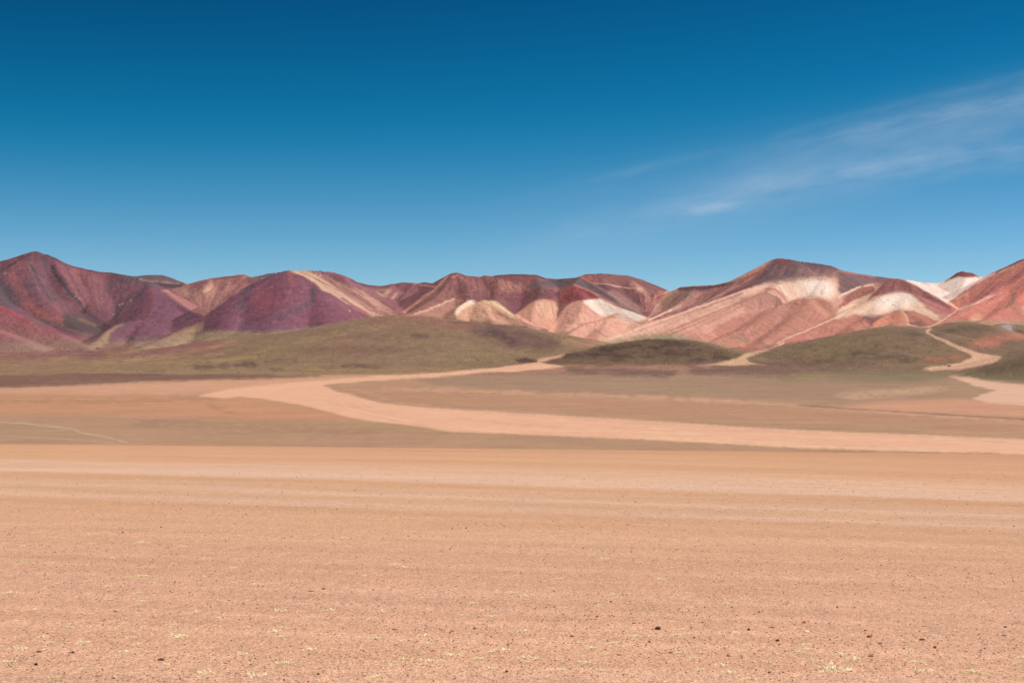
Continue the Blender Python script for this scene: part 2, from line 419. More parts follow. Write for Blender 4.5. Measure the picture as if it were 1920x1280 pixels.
H = H + np.where(steep & (RD < 90), cliff * np.abs(vnoise(X / 24.0, Y / 30.0, 95)) * 6.0, 0)

# ------------------------------------------------------------------ geology: mineral patches traced in image pixels over the ranges, with gully shade painted in
U0, U1, V0, V1 = -60, 1980, 440, 900
CW, CH = U1 - U0, V1 - V0
_uu, _vv = np.meshgrid(np.arange(CW) + U0 + .5, np.arange(CH) + V0 + .5)


def blur(m, s):
    n = int(round(s))
    if n < 1:
        return m
    for _ in range(2):
        for ax_ in (0, 1):
            pad = [(0, 0), (0, 0)]
            pad[ax_] = (n + 1, n)
            c = np.cumsum(np.pad(m, pad, mode='edge'), axis=ax_)
            m = (c[2 * n + 1:] - c[:-2 * n - 1]) / (2 * n + 1) if ax_ == 0 else (c[:, 2 * n + 1:] - c[:, :-2 * n - 1]) / (2 * n + 1)
    return m


class PixelCanvas:  # colour canvas laid out in image pixels as seen from the camera
    def __init__(self, base):
        self.c = np.empty((CH, CW, 3))
        self.c[:] = lin(base)

    def _apply(self, sl, m, col):
        m = m[..., None]
        self.c[sl] = self.c[sl] * (1 - m) + lin(col) * m

    def patch(self, col, pts, soft=2, op=1.0, grain=0.0):
        p = np.array(pts, float)
        pad = int(soft * 2 + 3)
        a0, a1 = max(int(p[:, 0].min()) - U0 - pad, 0), min(int(p[:, 0].max()) - U0 + pad, CW)
        b0, b1 = max(int(p[:, 1].min()) - V0 - pad, 0), min(int(p[:, 1].max()) - V0 + pad, CH)
        sl = (slice(b0, b1), slice(a0, a1))
        x, y = _uu[sl], _vv[sl]
        ins = np.zeros(x.shape, bool)
        for i in range(len(p)):
            (xa, ya), (xb, yb) = p[i], p[(i + 1) % len(p)]
            if ya == yb:
                continue
            ins ^= ((ya > y) != (yb > y)) & (x < (xb - xa) * (y - ya) / (yb - ya) + xa)
        m = blur(ins.astype(float), soft) * op
        if grain:
            m = m * np.clip(1 - grain + grain * 2.2 * (0.5 + fbm(x / 9.0, y / 5.0, 3, int(abs(p[0, 0])) + 3)), 0, 1)
        self._apply(sl, m, col)

    def vein(self, col, pts, w, op=1.0, w2=None, grain=0.0):
        p = np.array(pts, float)
        w2 = w if w2 is None else w2
        pad = max(w, w2) * (2 if grain > .5 else 1) + 4
        a0, a1 = max(int(p[:, 0].min() - U0 - pad), 0), min(int(p[:, 0].max() - U0 + pad), CW)
        b0, b1 = max(int(p[:, 1].min() - V0 - pad), 0), min(int(p[:, 1].max() - V0 + pad), CH)
        if a1 <= a0 or b1 <= b0:
            return
        sl = (slice(b0, b1), slice(a0, a1))
        x, y = _uu[sl], _vv[sl]
        m = np.zeros(x.shape)
        n = max(len(p) - 1, 1)
        for i in range(len(p) - 1):
            d = p[i + 1] - p[i]
            L2 = max((d ** 2).sum(), 1e-6)
            t = np.clip(((x - p[i, 0]) * d[0] + (y - p[i, 1]) * d[1]) / L2, 0, 1)
            r = np.hypot(x - p[i, 0] - t * d[0], y - p[i, 1] - t * d[1])
            wi = w + (w2 - w) * (i + t) / n
            if grain > .5:
                m = np.maximum(m, np.exp(-(r / (wi * .62 + .5)) ** 2))
            else:
                m = np.maximum(m, np.clip(1.15 - r / (wi * 0.5 + .5), 0, 1))
        if grain <= .5:
            m = m * m * (3 - 2 * m)
        if grain:
            g = fbm(x / 15.0, y / 3.4, 4, int(p[0, 0]) + int(p[0, 1]), .65)
            m = m * (1 - grain) + grain * m * np.clip((g * 1.9 + m - .30) * 1.7, 0, 1)
        self._apply(sl, np.clip(m, 0, 1) * op, col)

    def spot(self, col, u, v, ru, rv, op=1.0):
        a0, a1 = max(int(u - U0 - ru * 2), 0), min(int(u - U0 + ru * 2), CW)
        b0, b1 = max(int(v - V0 - rv * 2 - 1), 0), min(int(v - V0 + rv * 2 + 1), CH)
        sl = (slice(b0, b1), slice(a0, a1))
        q = ((_uu[sl] - u) / ru) ** 2 + ((_vv[sl] - v) / rv) ** 2
        self._apply(sl, np.exp(-q) * op, col)

    def fan(self, cols_, top, bot, n, w=2.0, op=.4, curve=0.0, seed=1):
        """n streaks of scree running from the line top to the line bot"""
        rr = random.Random(seed)
        top, bot = np.array(top, float), np.array(bot, float)

        def along(q, t):
            f = t * (len(q) - 1)
            i = min(int(f), len(q) - 2)
            return q[i] + (q[i + 1] - q[i]) * (f - i)
        for k_ in range(n):
            t = (k_ + rr.random()) / n
            a, b = along(top, t), along(bot, t)
            s, e = rr.uniform(0, .45), rr.uniform(.55, 1)
            q0, q2 = a + (b - a) * s, a + (b - a) * e
            q1 = (q0 + q2) / 2 + np.array([curve * rr.random(), 0])
            self.vein(rr.choice(cols_), [q0, q1, q2], w * rr.uniform(.8, 3.0), op * rr.uniform(.35, .95), w * .8)

    def specks(self, col, poly, n, r=1.4, op=.8, seed=1):
        rr = random.Random(seed)
        p = np.array(poly, float)
        for _ in range(n):
            for _t in range(20):
                u, v = rr.uniform(p[:, 0].min(), p[:, 0].max()), rr.uniform(p[:, 1].min(), p[:, 1].max())
                ins = False
                for i in range(len(p)):
                    (xa, ya), (xb, yb) = p[i], p[(i + 1) % len(p)]
                    if (ya > v) != (yb > v) and u < (xb - xa) * (v - ya) / (yb - ya) + xa:
                        ins = not ins
                if ins:
                    break
            self.spot(col, u, v, r * rr.uniform(.7, 2.2), r * rr.uniform(.5, 1.1), op * rr.uniform(.5, 1))


PUR, SLT, RED, ROSE = (126, 72, 80), (86, 72, 82), (158, 84, 80), (176, 104, 96)
PNK, SAL, CRM, WHT = (206, 142, 124), (224, 162, 142), (240, 206, 180), (248, 228, 212)
DRK = (80, 56, 64)


def paint_mountains(s):
    P, L, D = s.patch, s.vein, s.spot
    # --- tall purple mountain
    P(PUR, [(-80, 440), (66, 465), (110, 482), (160, 498), (210, 506), (250, 512), (281, 524), (300, 545), (330, 568), (370, 588), (400, 592), (380, 640), (200, 670), (-80, 690)], 1)
    P((150, 82, 84), [(95, 484), (140, 500), (175, 512), (215, 515), (210, 530), (190, 560), (188, 590), (150, 560), (118, 520)], 5, .7)
    L((166, 92, 84), [(140, 505), (168, 520)], 10, .6)
    L((166, 88, 82), [(22, 520), (42, 560), (72, 588), (110, 602)], 30, .8)
    L((158, 82, 80), [(20, 485), (50, 500), (70, 530), (100, 570), (130, 592)], 22, .45)
    L(SLT, [(80, 480), (86, 500), (84, 520)], 10, .6)
    L((78, 70, 78), [(60, 504), (72, 524), (86, 545), (99, 562)], 21, .95)
    D((84, 70, 80), 56, 534, 11, 8, .9)
    D((88, 72, 84), 72, 549, 6, 5, .7)
    L((72, 62, 72), [(98, 500), (112, 525), (132, 550), (150, 567)], 11, .95, 7)  # shade of the gully, painted into the rock colour
    L((84, 64, 72), [(150, 567), (170, 590), (203, 612)], 9, .9)
    P((88, 74, 84), [(-80, 510), (5, 522), (22, 535), (42, 562), (38, 578), (-80, 572)], 6, .85)
    L((96, 74, 82), [(0, 572), (30, 585), (70, 600), (112, 612)], 10, .7)
    P((82, 66, 70), [(120, 583), (150, 588), (178, 602), (204, 616), (186, 630), (140, 622), (116, 608)], 4, .9)
    L((132, 90, 78), [(148, 598), (178, 610)], 8, .7)
    L((100, 72, 82), [(198, 545), (212, 530), (228, 520)], 18, .6)
    L((84, 68, 78), [(281, 530), (268, 550), (238, 568), (216, 592), (220, 606)], 15, .8)
    L((60, 46, 56), [(279, 530), (269, 547), (246, 563)], 2, .8)
    L((146, 80, 84), [(240, 535), (210, 560), (196, 585)], 8, .5)
    s.fan([(160, 92, 90), (100, 64, 76), (140, 80, 84)], [(20, 486), (70, 480)], [(20, 590), (150, 600)], 60, 2.2, .35, 4, 11)
    s.fan([(168, 96, 92), (104, 66, 76)], [(100, 486), (215, 515)], [(165, 585), (200, 600)], 70, 2.0, .4, 0, 12)
    s.fan([(150, 86, 88), (84, 66, 76)], [(215, 515), (280, 530)], [(205, 600), (212, 610)], 40, 2.0, .35, -4, 13)
    L(DRK, [(-10, 514), (10, 504), (30, 493)], 4, .8)
    L(DRK, [(12, 500), (32, 489), (56, 478)], 2.5, .8)
    L((84, 62, 72), [(66, 473), (84, 477), (100, 484), (135, 498), (175, 508), (212, 513)], 3, .7)
    for a_ in ((140, 557), (147, 561), (222, 572), (228, 570), (244, 564), (268, 553), (212, 590), (8, 513)):
        L(WHT, [a_, (a_[0] + 2, a_[1] - 1)], .8, .75)
    # lower red fans
    P((164, 88, 88), [(-80, 560), (0, 572), (30, 586), (62, 602), (110, 628), (170, 645), (200, 640), (160, 670), (-80, 690)], 4, .9)
    L((176, 68, 78), [(-10, 575), (20, 588), (58, 606)], 12, .75)
    L((168, 104, 96), [(-20, 615), (40, 628), (120, 640)], 26, .7)
    L((162, 72, 76), [(80, 626), (104, 616)], 6, .7)
    D((158, 68, 78), 150, 636, 9, 4, .8)
    L((120, 92, 92), [(60, 600), (110, 612), (165, 628)], 7, .6)
    s.fan([(182, 110, 100), (140, 84, 84)], [(0, 580), (60, 605)], [(20, 650), (130, 650)], 30, 2.5, .3, 0, 14)
    s.specks((88, 60, 70), [(0, 500), (66, 478), (210, 515), (280, 535), (200, 600), (0, 560)], 200, 1.5, .5, 63)
    s.specks((166, 104, 102), [(0, 500), (66, 478), (210, 515), (280, 535), (200, 600), (0, 560)], 160, 1.3, .45, 64)
    # purple spur
    P((120, 68, 82), [(281, 530), (300, 545), (330, 568), (370, 588), (400, 594), (370, 606), (312, 628), (270, 652), (238, 650), (196, 640), (205, 618), (230, 595), (258, 562)], 2)
    L((144, 76, 84), [(282, 545), (278, 580), (262, 600)], 26, .65)
    s.fan([(148, 82, 88), (96, 62, 76), (134, 72, 84)], [(260, 560), (330, 570), (385, 595)], [(215, 640), (260, 645), (300, 630)], 60, 2.2, .35, 0, 15)
    s.specks(DRK, [(288, 552), (318, 560), (330, 575), (300, 578)], 26, 1.4, .8, 2)
    s.specks(DRK, [(275, 585), (295, 585), (290, 600), (278, 598)], 12, 1.2, .8, 3)
    L((86, 64, 76), [(238, 634), (270, 640), (302, 630)], 10, .75)
    P((166, 128, 100), [(238, 602), (214, 611), (190, 630), (166, 652), (140, 668), (186, 660), (202, 640), (206, 624), (224, 612)], 2, .9)
    P((160, 124, 98), [(356, 612), (330, 622), (300, 636), (262, 658), (330, 646), (372, 622), (400, 600)], 3, .8)
    # far summit and pink bowl
    P((106, 82, 92), [(215, 518), (260, 512), (300, 510), (340, 528), (345, 540), (290, 540)], 1)
    L((176, 124, 112), [(262, 524), (300, 529), (335, 532)], 3, .8)
    L((98, 70, 80), [(285, 531), (320, 534), (352, 537)], 6, .9)
    P((188, 120, 106), [(300, 545), (340, 538), (352, 528), (400, 515), (455, 510), (470, 518), (505, 520), (470, 535), (430, 558), (400, 580), (385, 590), (362, 584), (336, 566), (318, 550)], 1)
    P((146, 78, 82), [(358, 530), (388, 524), (396, 530), (376, 546), (352, 556)], 3, .85)
    L((150, 76, 78), [(400, 520), (455, 516), (440, 528), (415, 540)], 12, .75)
    D((222, 162, 136), 390, 546, 14, 10, .9)
    D((206, 148, 124), 345, 552, 16, 9, .8)
    s.fan([(150, 86, 84), (222, 160, 138), (170, 100, 94)], [(325, 545), (400, 522), (470, 522)], [(372, 580), (385, 588), (395, 585)], 70, 1.8, .45, 0, 16)
    L((186, 100, 92), [(480, 522), (450, 537), (425, 556)], 6, .7)
    s.fan([(156, 88, 86), (176, 108, 98)], [(312, 540), (345, 566)], [(372, 586), (398, 590)], 30, 2.2, .7, 0, 44)
    L((168, 102, 94), [(318, 549), (350, 571), (388, 590)], 17, .65)
    P((104, 74, 82), [(455, 516), (505, 512), (520, 516), (470, 530)], 2, .7)
    # crimson cone
    P((112, 60, 72), [(385, 593), (400, 581), (430, 560), (465, 535), (500, 521), (520, 511), (545, 504), (582, 525), (602, 535), (622, 549), (662, 578), (700, 600), (760, 622), (600, 632), (480, 632), (380, 625)], 1)
    D((138, 62, 72), 500, 560, 32, 20, .8)
    L((152, 70, 74), [(545, 510), (552, 535)], 12, .85, 6)
    L((84, 60, 72), [(590, 540), (586, 562), (556, 582), (520, 598)], 14, .8)
    L((88, 62, 74), [(465, 545), (450, 575)], 24, .7)
    L((92, 64, 76), [(470, 532), (530, 513)], 7, .7)
    L((124, 72, 84), [(610, 560), (690, 604)], 20, .6)
    L((104, 72, 80), [(440, 612), (520, 616), (620, 612)], 12, .6)
    s.fan([(146, 74, 80), (82, 54, 68), (128, 66, 76)], [(400, 582), (500, 523), (545, 512), (600, 536), (680, 588)], [(400, 612), (480, 622), (560, 622), (640, 615), (720, 612)], 50, 3, .25, 0, 17)
    s.specks((84, 56, 66), [(420, 570), (540, 515), (660, 580), (640, 610), (440, 612)], 160, 1.5, .5, 61)
    s.specks((150, 92, 96), [(420, 570), (540, 515), (660, 580), (640, 610), (440, 612)], 120, 1.3, .5, 62)
    s.specks(DRK, [(425, 555), (438, 550), (470, 532), (480, 535), (440, 565), (425, 568)], 26, 1.4, .8, 4)
    L(DRK, [(428, 560), (440, 550)], 3, .7)
    # beige flank behind it
    P((172, 110, 104), [(545, 500), (600, 502), (640, 508), (660, 528), (690, 545), (720, 565), (757, 585), (745, 606), (700, 597), (662, 578), (622, 549), (602, 535), (582, 525)], 1)
    P((210, 164, 138), [(540, 508), (560, 505), (576, 508), (600, 520), (640, 546), (668, 562), (688, 578), (672, 574), (650, 570), (622, 550), (604, 545), (590, 530), (566, 516)], 1)
    P((112, 66, 76), [(584, 505), (625, 508), (650, 520), (662, 534), (640, 530), (612, 518)], 1, .95)
    L((172, 84, 80), [(626, 514), (650, 530)], 5, .8)
    L((206, 158, 138), [(632, 530), (672, 552), (712, 580)], 6, .8)
    L((208, 160, 142), [(655, 560), (700, 590)], 5, .7)
    L((124, 64, 74), [(643, 560), (665, 574), (690, 592)], 5, .85)
    L((140, 80, 86), [(660, 534), (700, 560), (740, 580)], 7, .7)
    s.fan([(216, 166, 146), (140, 82, 84), (190, 124, 114)], [(570, 512), (620, 520), (680, 545)], [(680, 585), (720, 592), (750, 588)], 60, 1.6, .5, 0, 18)
    for a_ in ((592, 514), (600, 517), (620, 521), (655, 582), (700, 586), (706, 588), (712, 591)):
        L(WHT, [a_, (a_[0] + 2, a_[1] + 1)], .8, .7)
    # notch behind
    P((128, 76, 84), [(655, 520), (690, 528), (735, 526), (757, 522), (800, 524), (824, 534), (805, 550), (785, 570), (757, 586), (720, 565), (690, 545), (662, 532)], 1)
    L((94, 64, 76), [(656, 526), (690, 536), (730, 536)], 5, .8)
    P((196, 144, 122), [(704, 545), (722, 541), (734, 544), (724, 558), (712, 556)], 1, .9)
    P((204, 150, 130), [(730, 560), (748, 545), (758, 547), (744, 562)], 1, .9)
    L((188, 112, 106), [(776, 532), (818, 538)], 3, .9)
    L((84, 60, 72), [(788, 530), (808, 532)], 2.5, .8)
    s.fan([(164, 100, 100), (96, 58, 70)], [(690, 540), (760, 535), (815, 540)], [(735, 572), (755, 580), (775, 575)], 40, 1.6, .45, 0, 19)
    # --- middle range
    P((148, 92, 88), [(745, 590), (785, 563), (815, 543), (835, 523), (845, 508), (900, 505), (1090, 508), (1130, 545), (1170, 568), (1214, 596), (1120, 660), (980, 640), (860, 620), (740, 605)], 1)
    P((124, 72, 76), [(838, 520), (856, 512), (900, 519), (960, 515), (1000, 515), (985, 545), (950, 562), (900, 564), (860, 552), (835, 545)], 3, .9)
    L((206, 134, 114), [(838, 518), (812, 546), (780, 568), (752, 590)], 6, .85)
    L((200, 128, 108), [(848, 520), (858, 516), (868, 522)], 4, .7)
    s.fan([(176, 108, 98), (96, 60, 70), (150, 84, 82)], [(830, 530), (870, 518), (940, 518), (985, 530)], [(810, 565), (880, 560), (940, 562), (985, 560)], 90, 2.0, .45, 0, 20)
    s.fan([(206, 140, 118)], [(930, 522), (960, 525)], [(945, 555), (985, 550)], 14, 1.8, .5, 0, 21)
    L((88, 62, 74), [(922, 518), (960, 516), (1000, 517), (1022, 522)], 4, .9)
    L((134, 66, 72), [(945, 524), (1010, 524)], 7, .8)
    P((102, 80, 88), [(985, 540), (1005, 528), (1040, 522), (1088, 519), (1102, 527), (1140, 545), (1172, 566), (1206, 590), (1180, 584), (1130, 559), (1092, 540), (1078, 534), (1050, 541), (1022, 536), (1000, 541)], 2, .95)
    P((122, 66, 78), [(950, 556), (985, 545), (1000, 560), (985, 575), (967, 590), (948, 575)], 3, .9)
    P((126, 74, 78), [(988, 545), (1012, 534), (1036, 541), (1046, 556), (1022, 563), (988, 562)], 2, .95)
    P((152, 70, 74), [(1048, 552), (1060, 540), (1076, 533), (1100, 543), (1128, 560), (1095, 563), (1062, 568), (1048, 572)], 1)
    s.specks((82, 46, 56), [(990, 547), (1012, 536), (1040, 545), (1035, 560), (990, 560)], 60, 1.3, .8, 5)
    s.specks((96, 46, 54), [(1055, 548), (1076, 538), (1110, 552), (1095, 560), (1060, 562)], 60, 1.2, .8, 6)
    s.specks((206, 134, 122), [(840, 525), (980, 522), (1040, 540), (1000, 560), (860, 555)], 90, 1.1, .5, 7)
    L((196, 120, 108), [(1076, 533), (1104, 545), (1140, 564), (1160, 577)], 2.5, .8)
    L((118, 66, 76), [(1047, 550), (1050, 575), (1044, 598)], 9, .95, 3)
    P((176, 120, 106), [(770, 592), (812, 575), (850, 560), (868, 562), (855, 578), (852, 598), (820, 604), (770, 602)], 2, .95)
    L((222, 172, 146), [(762, 594), (812, 577), (852, 560)], 4, .8)
    L((150, 100, 90), [(790, 560), (850, 548)], 10, .5)
    L((148, 92, 88), [(760, 600), (850, 602), (900, 610)], 6, .7)
    P((208, 150, 124), [(852, 592), (866, 578), (892, 567), (908, 564), (935, 578), (968, 597), (985, 612), (930, 612), (880, 608), (856, 600)], 1)
    P(CRM, [(852, 586), (856, 577), (868, 570), (880, 562), (890, 564), (892, 570), (880, 573), (866, 581), (855, 590)], 1)
    D(WHT, 884, 567, 6, 3.5, .8)
    P((236, 194, 158), [(902, 564), (926, 564), (948, 579), (970, 595), (968, 600), (942, 586), (920, 573)], 1)
    L((158, 102, 94), [(905, 582), (940, 590), (968, 600)], 3, .7)
    D((160, 92, 92), 918, 603, 14, 6, .8)
    s.fan([(232, 180, 150), (160, 100, 94), (190, 128, 110)], [(872, 580), (900, 570), (935, 582)], [(870, 604), (910, 608), (960, 606)], 40, 1.6, .5, 0, 22)
    P((212, 148, 126), [(967, 588), (984, 576), (1004, 563), (1022, 561), (1040, 565), (1047, 580), (1043, 600), (1034, 618), (1000, 612), (968, 601)], 1)
    s.fan([(238, 196, 160), (176, 112, 102), (226, 170, 142)], [(1000, 566), (1022, 564), (1040, 568)], [(1010, 590), (1030, 602), (1044, 592)], 34, 1.5, .6, 0, 23)
    s.fan([(196, 130, 116), (226, 160, 140)], [(985, 577), (1005, 575)], [(972, 602), (1030, 614)], 24, 2, .4, 0, 24)
    P((220, 154, 134), [(1043, 602), (1060, 575), (1074, 565), (1096, 562), (1128, 560), (1152, 574), (1214, 597), (1212, 604), (1180, 640), (1120, 660), (1060, 645), (1026, 622)], 1)
    P((245, 224, 206), [(1092, 564), (1106, 562), (1126, 560), (1150, 574), (1185, 585), (1214, 597), (1196, 603), (1176, 594), (1154, 586), (1142, 592), (1130, 592), (1108, 578)], 1)
    P((240, 208, 184), [(1152, 590), (1168, 592), (1192, 604), (1180, 607), (1160, 598)], 1, .9)
    s.fan([(252, 240, 228), (224, 170, 150), (236, 196, 176)], [(1092, 566), (1126, 561), (1160, 579)], [(1125, 592), (1150, 590), (1200, 602)], 50, 1.5, .6, 0, 25)
    L((196, 122, 112), [(1096, 572), (1112, 584), (1126, 596)], 3, .6)
    L((190, 124, 108), [(1148, 590), (1135, 598), (1110, 604), (1084, 614), (1058, 630)], 3.5, .7)
    D((128, 96, 90), 1092, 608, 8, 3, .8)
    D((160, 112, 102), 1078, 602, 10, 4, .6)
    D((130, 106, 84), 1060, 624, 10, 3.5, .8)
    L((184, 116, 108), [(1160, 596), (1190, 607)], 2.5, .8)
    L((164, 116, 96), [(1118, 618), (1134, 630), (1152, 636)], 5, .7)
    s.fan([(232, 170, 150), (196, 128, 112)], [(1060, 580), (1100, 590), (1185, 606)], [(1045, 620), (1110, 640), (1150, 635)], 50, 2, .4, 0, 26)
    L((226, 172, 146), [(985, 610), (1020, 622), (1050, 640)], 4, .8)
    # dome behind
    P((138, 86, 86), [(1086, 519), (1105, 508), (1140, 505), (1175, 510), (1195, 520), (1220, 534), (1250, 546), (1240, 560), (1214, 590), (1180, 572), (1130, 545), (1108, 530)], 1)
    L((184, 92, 88), [(1090, 519), (1106, 522), (1120, 530)], 8, .9)
    L((112, 72, 80), [(1122, 534), (1160, 545), (1205, 580)], 10, .8)
    L((214, 150, 138), [(1116, 531), (1140, 533), (1170, 539), (1192, 541)], 2.2, .95)
    P((164, 116, 108), [(1138, 546), (1150, 545), (1180, 562), (1208, 584), (1200, 587), (1164, 572)], 2, .9)
    L((196, 134, 116), [(1186, 532), (1208, 548), (1216, 562)], 14, .75)
    D((226, 170, 146), 1198, 542, 6, 4, .8)
    L((190, 108, 98), [(1240, 549), (1222, 570)], 12, .8)
    L((116, 64, 74), [(1195, 555), (1206, 575), (1212, 588)], 6, .85)
    s.fan([(206, 136, 118), (120, 62, 72)], [(1196, 548), (1240, 552)], [(1208, 585), (1220, 585)], 24, 1.6, .6, 0, 27)
    s.specks((70, 48, 58), [(1204, 552), (1224, 551), (1226, 558), (1204, 556)], 8, 1.3, .9, 8)
    s.fan([(168, 108, 100), (116, 74, 80)], [(1100, 516), (1180, 518)], [(1130, 532), (1200, 545)], 24, 1.6, .4, 0, 28)
    # --- great mountain
    P((208, 146, 128), [(1214, 597), (1246, 548), (1278, 530), (1340, 528), (1390, 515), (1445, 485), (1470, 478), (1580, 495), (1690, 518), (1660, 548), (1600, 585), (1460, 645), (1380, 665), (1060, 665), (1120, 642)], 1)
    P((154, 92, 92), [(1214, 595), (1246, 568), (1275, 538), (1340, 534), (1395, 520), (1432, 504), (1446, 512), (1400, 545), (1350, 565), (1290, 586), (1240, 600)], 2)
    P((148, 112, 98), [(1222, 588), (1240, 566), (1262, 547), (1290, 545), (1312, 549), (1292, 566), (1244, 584)], 2, .9)
    L((90, 64, 68), [(1272, 541), (1300, 539), (1340, 538), (1372, 531)], 8, .9, 4)
    s.specks((70, 46, 56), [(1275, 540), (1370, 534), (1400, 528), (1380, 540), (1280, 547)], 80, 1.3, .8, 9)
    L((172, 92, 88), [(1392, 527), (1420, 513), (1446, 494)], 8, .8)
    L((128, 70, 80), [(1225, 600), (1260, 588), (1310, 574), (1380, 548), (1440, 522)], 11, .9)
    L((238, 196, 172), [(1278, 573), (1250, 584), (1218, 599)], 5.5, .95, 4)
    L((212, 150, 132), [(1330, 555), (1300, 572)], 4, .7)
    L((214, 128, 122), [(1215, 606), (1262, 592)], 7, .8)
    s.fan([(186, 118, 108), (112, 66, 76), (204, 146, 128), (150, 90, 90)], [(1260, 552), (1340, 540), (1430, 512)], [(1215, 600), (1260, 590), (1330, 568)], 80, 1.8, .5, 0, 29)
    P((232, 180, 158), [(1452, 524), (1400, 545), (1350, 562), (1280, 585), (1200, 612), (1110, 645), (1200, 634), (1290, 598), (1380, 560), (1450, 536)], 2, .95)
    s.fan([(190, 118, 106), (236, 184, 160), (170, 104, 98), (214, 146, 126)], [(1420, 536), (1440, 548), (1420, 570)], [(1110, 650), (1200, 640), (1320, 640)], 60, 3.2, .42, 0, 30)
    s.fan([(240, 192, 168), (176, 108, 100)], [(1450, 526), (1430, 545)], [(1230, 602), (1250, 620)], 30, 2.0, .55, 0, 31)
    P((102, 74, 82), [(1438, 498), (1449, 484), (1478, 482), (1530, 490), (1560, 494), (1576, 506), (1560, 516), (1520, 524), (1480, 528), (1450, 530), (1418, 534), (1400, 540), (1432, 510)], 3, .95)
    P((126, 66, 70), [(1446, 494), (1450, 484), (1480, 483), (1500, 492), (1470, 500)], 2, .8)
    L((158, 106, 102), [(1500, 508), (1530, 512), (1566, 514)], 16, .7)
    L((92, 66, 78), [(1480, 487), (1520, 494), (1562, 499), (1590, 508)], 3, .8)
    s.fan([(168, 112, 108), (84, 62, 74)], [(1450, 494), (1570, 506)], [(1430, 530), (1560, 524)], 50, 1.6, .4, 0, 32)
    P((234, 190, 166), [(1448, 530), (1480, 526), (1500, 523), (1530, 521), (1558, 523), (1570, 532), (1573, 552), (1558, 562), (1540, 557), (1520, 558), (1500, 559), (1482, 566), (1468, 555), (1452, 540)], 5, .95)
    P((250, 230, 212), [(1496, 530), (1540, 525), (1562, 535), (1562, 553), (1540, 556), (1510, 552)], 5, .95)
    s.specks((96, 66, 74), [(1440, 500), (1570, 506), (1540, 522), (1440, 528)], 80, 1.3, .6, 60)
    s.specks((130, 92, 92), [(1440, 524), (1560, 516), (1560, 526), (1450, 535)], 70, 1.3, .6, 10)
    s.fan([(206, 150, 132), (250, 236, 220)], [(1455, 530), (1560, 526)], [(1475, 562), (1560, 560)], 40, 1.4, .5, 0, 33)
    D((176, 122, 108), 1541, 548, 3, 5, .7)
    P((184, 126, 112), [(1388, 566), (1428, 547), (1446, 545), (1460, 553), (1474, 570), (1455, 580), (1400, 582)], 2, .9)
    L((180, 110, 102), [(1436, 541), (1452, 541), (1466, 552), (1474, 564)], 5, .8)
    L((236, 184, 162), [(1442, 546), (1458, 554), (1472, 569)], 3.5, .95)
    L((148, 108, 106), [(1426, 566), (1424, 585)], 8, .6)
    # right shoulder
    P((124, 88, 92), [(1568, 502), (1620, 508), (1690, 518), (1665, 534), (1632, 532), (1604, 543), (1582, 556), (1573, 548), (1570, 525)], 2, .95)
    L((190, 108, 100), [(1570, 508), (1610, 514), (1640, 519)], 3, .8)
    L((242, 206, 180), [(1574, 556), (1596, 545), (1614, 537)], 6, .95, 3)
    P((168, 102, 92), [(1572, 577), (1584, 558), (1610, 541), (1642, 533), (1640, 546), (1604, 562), (1578, 580)], 1)
    L((236, 180, 160), [(1620, 536), (1638, 534), (1642, 540), (1640, 547)], 2, .9)
    P((234, 188, 160), [(1562, 600), (1574, 580), (1600, 564), (1632, 552), (1630, 560), (1600, 578), (1572, 598)], 1)
    # red hill in front
    P((190, 122, 107), [(1466, 573), (1500, 559), (1540, 557), (1560, 574), (1569, 594), (1500, 622), (1458, 644), (1390, 652), (1340, 640), (1340, 612), (1400, 588)], 3, .95)
    s.fan([(214, 148, 128), (164, 96, 88), (196, 128, 112)], [(1430, 580), (1500, 562), (1555, 575)], [(1350, 640), (1440, 640), (1540, 604)], 60, 2.4, .28, 0, 34)
    L((220, 150, 126), [(1520, 565), (1550, 590)], 12, .5)
    D((196, 134, 110), 1490, 575, 16, 6, .6)
    s.specks((120, 92, 78), [(1340, 630), (1440, 600), (1450, 630), (1400, 645)], 50, 1.6, .5, 11)
    # domed hill
    P((160, 92, 90), [(1622, 565), (1642, 546), (1662, 528), (1682, 520), (1702, 526), (1796, 580), (1788, 590), (1764, 586), (1730, 566), (1702, 550), (1682, 548), (1650, 552)], 1)
    L((126, 74, 82), [(1706, 532), (1760, 564), (1790, 582)], 8, .7)
    L((178, 112, 110), [(1710, 548), (1770, 580)], 5, .6)
    s.fan([(186, 116, 108), (124, 68, 76)], [(1662, 530), (1684, 523), (1710, 534)], [(1640, 555), (1690, 548), (1750, 572)], 40, 1.6, .45, 0, 35)
    L((112, 76, 76), [(1700, 549), (1716, 556), (1738, 570)], 2.5, .7)
    P((238, 196, 168), [(1566, 602), (1600, 582), (1640, 560), (1660, 552), (1682, 548), (1702, 550), (1717, 560), (1737, 576), (1770, 601), (1750, 598), (1712, 583), (1692, 581), (1660, 588), (1640, 592), (1612, 592)], 3)
    P((250, 232, 216), [(1640, 566), (1660, 555), (1684, 550), (1704, 553), (1716, 564), (1700, 574), (1664, 578), (1640, 578)], 3, .9)
    s.fan([(252, 240, 226), (228, 176, 148)], [(1640, 562), (1685, 551), (1712, 560)], [(1600, 590), (1665, 586), (1735, 584)], 46, 1.6, .45, 0, 36)
    P((188, 122, 112), [(1722, 562), (1766, 584), (1788, 588), (1770, 600), (1742, 580)], 1, .9)
    P((190, 118, 103), [(1455, 646), (1500, 624), (1560, 602), (1606, 588), (1634, 606), (1620, 624), (1500, 640)], 2)
    s.fan([(206, 134, 116), (158, 90, 84)], [(1500, 626), (1560, 603), (1620, 598)], [(1480, 640), (1550, 636), (1615, 622)], 30, 2.0, .35, 0, 37)
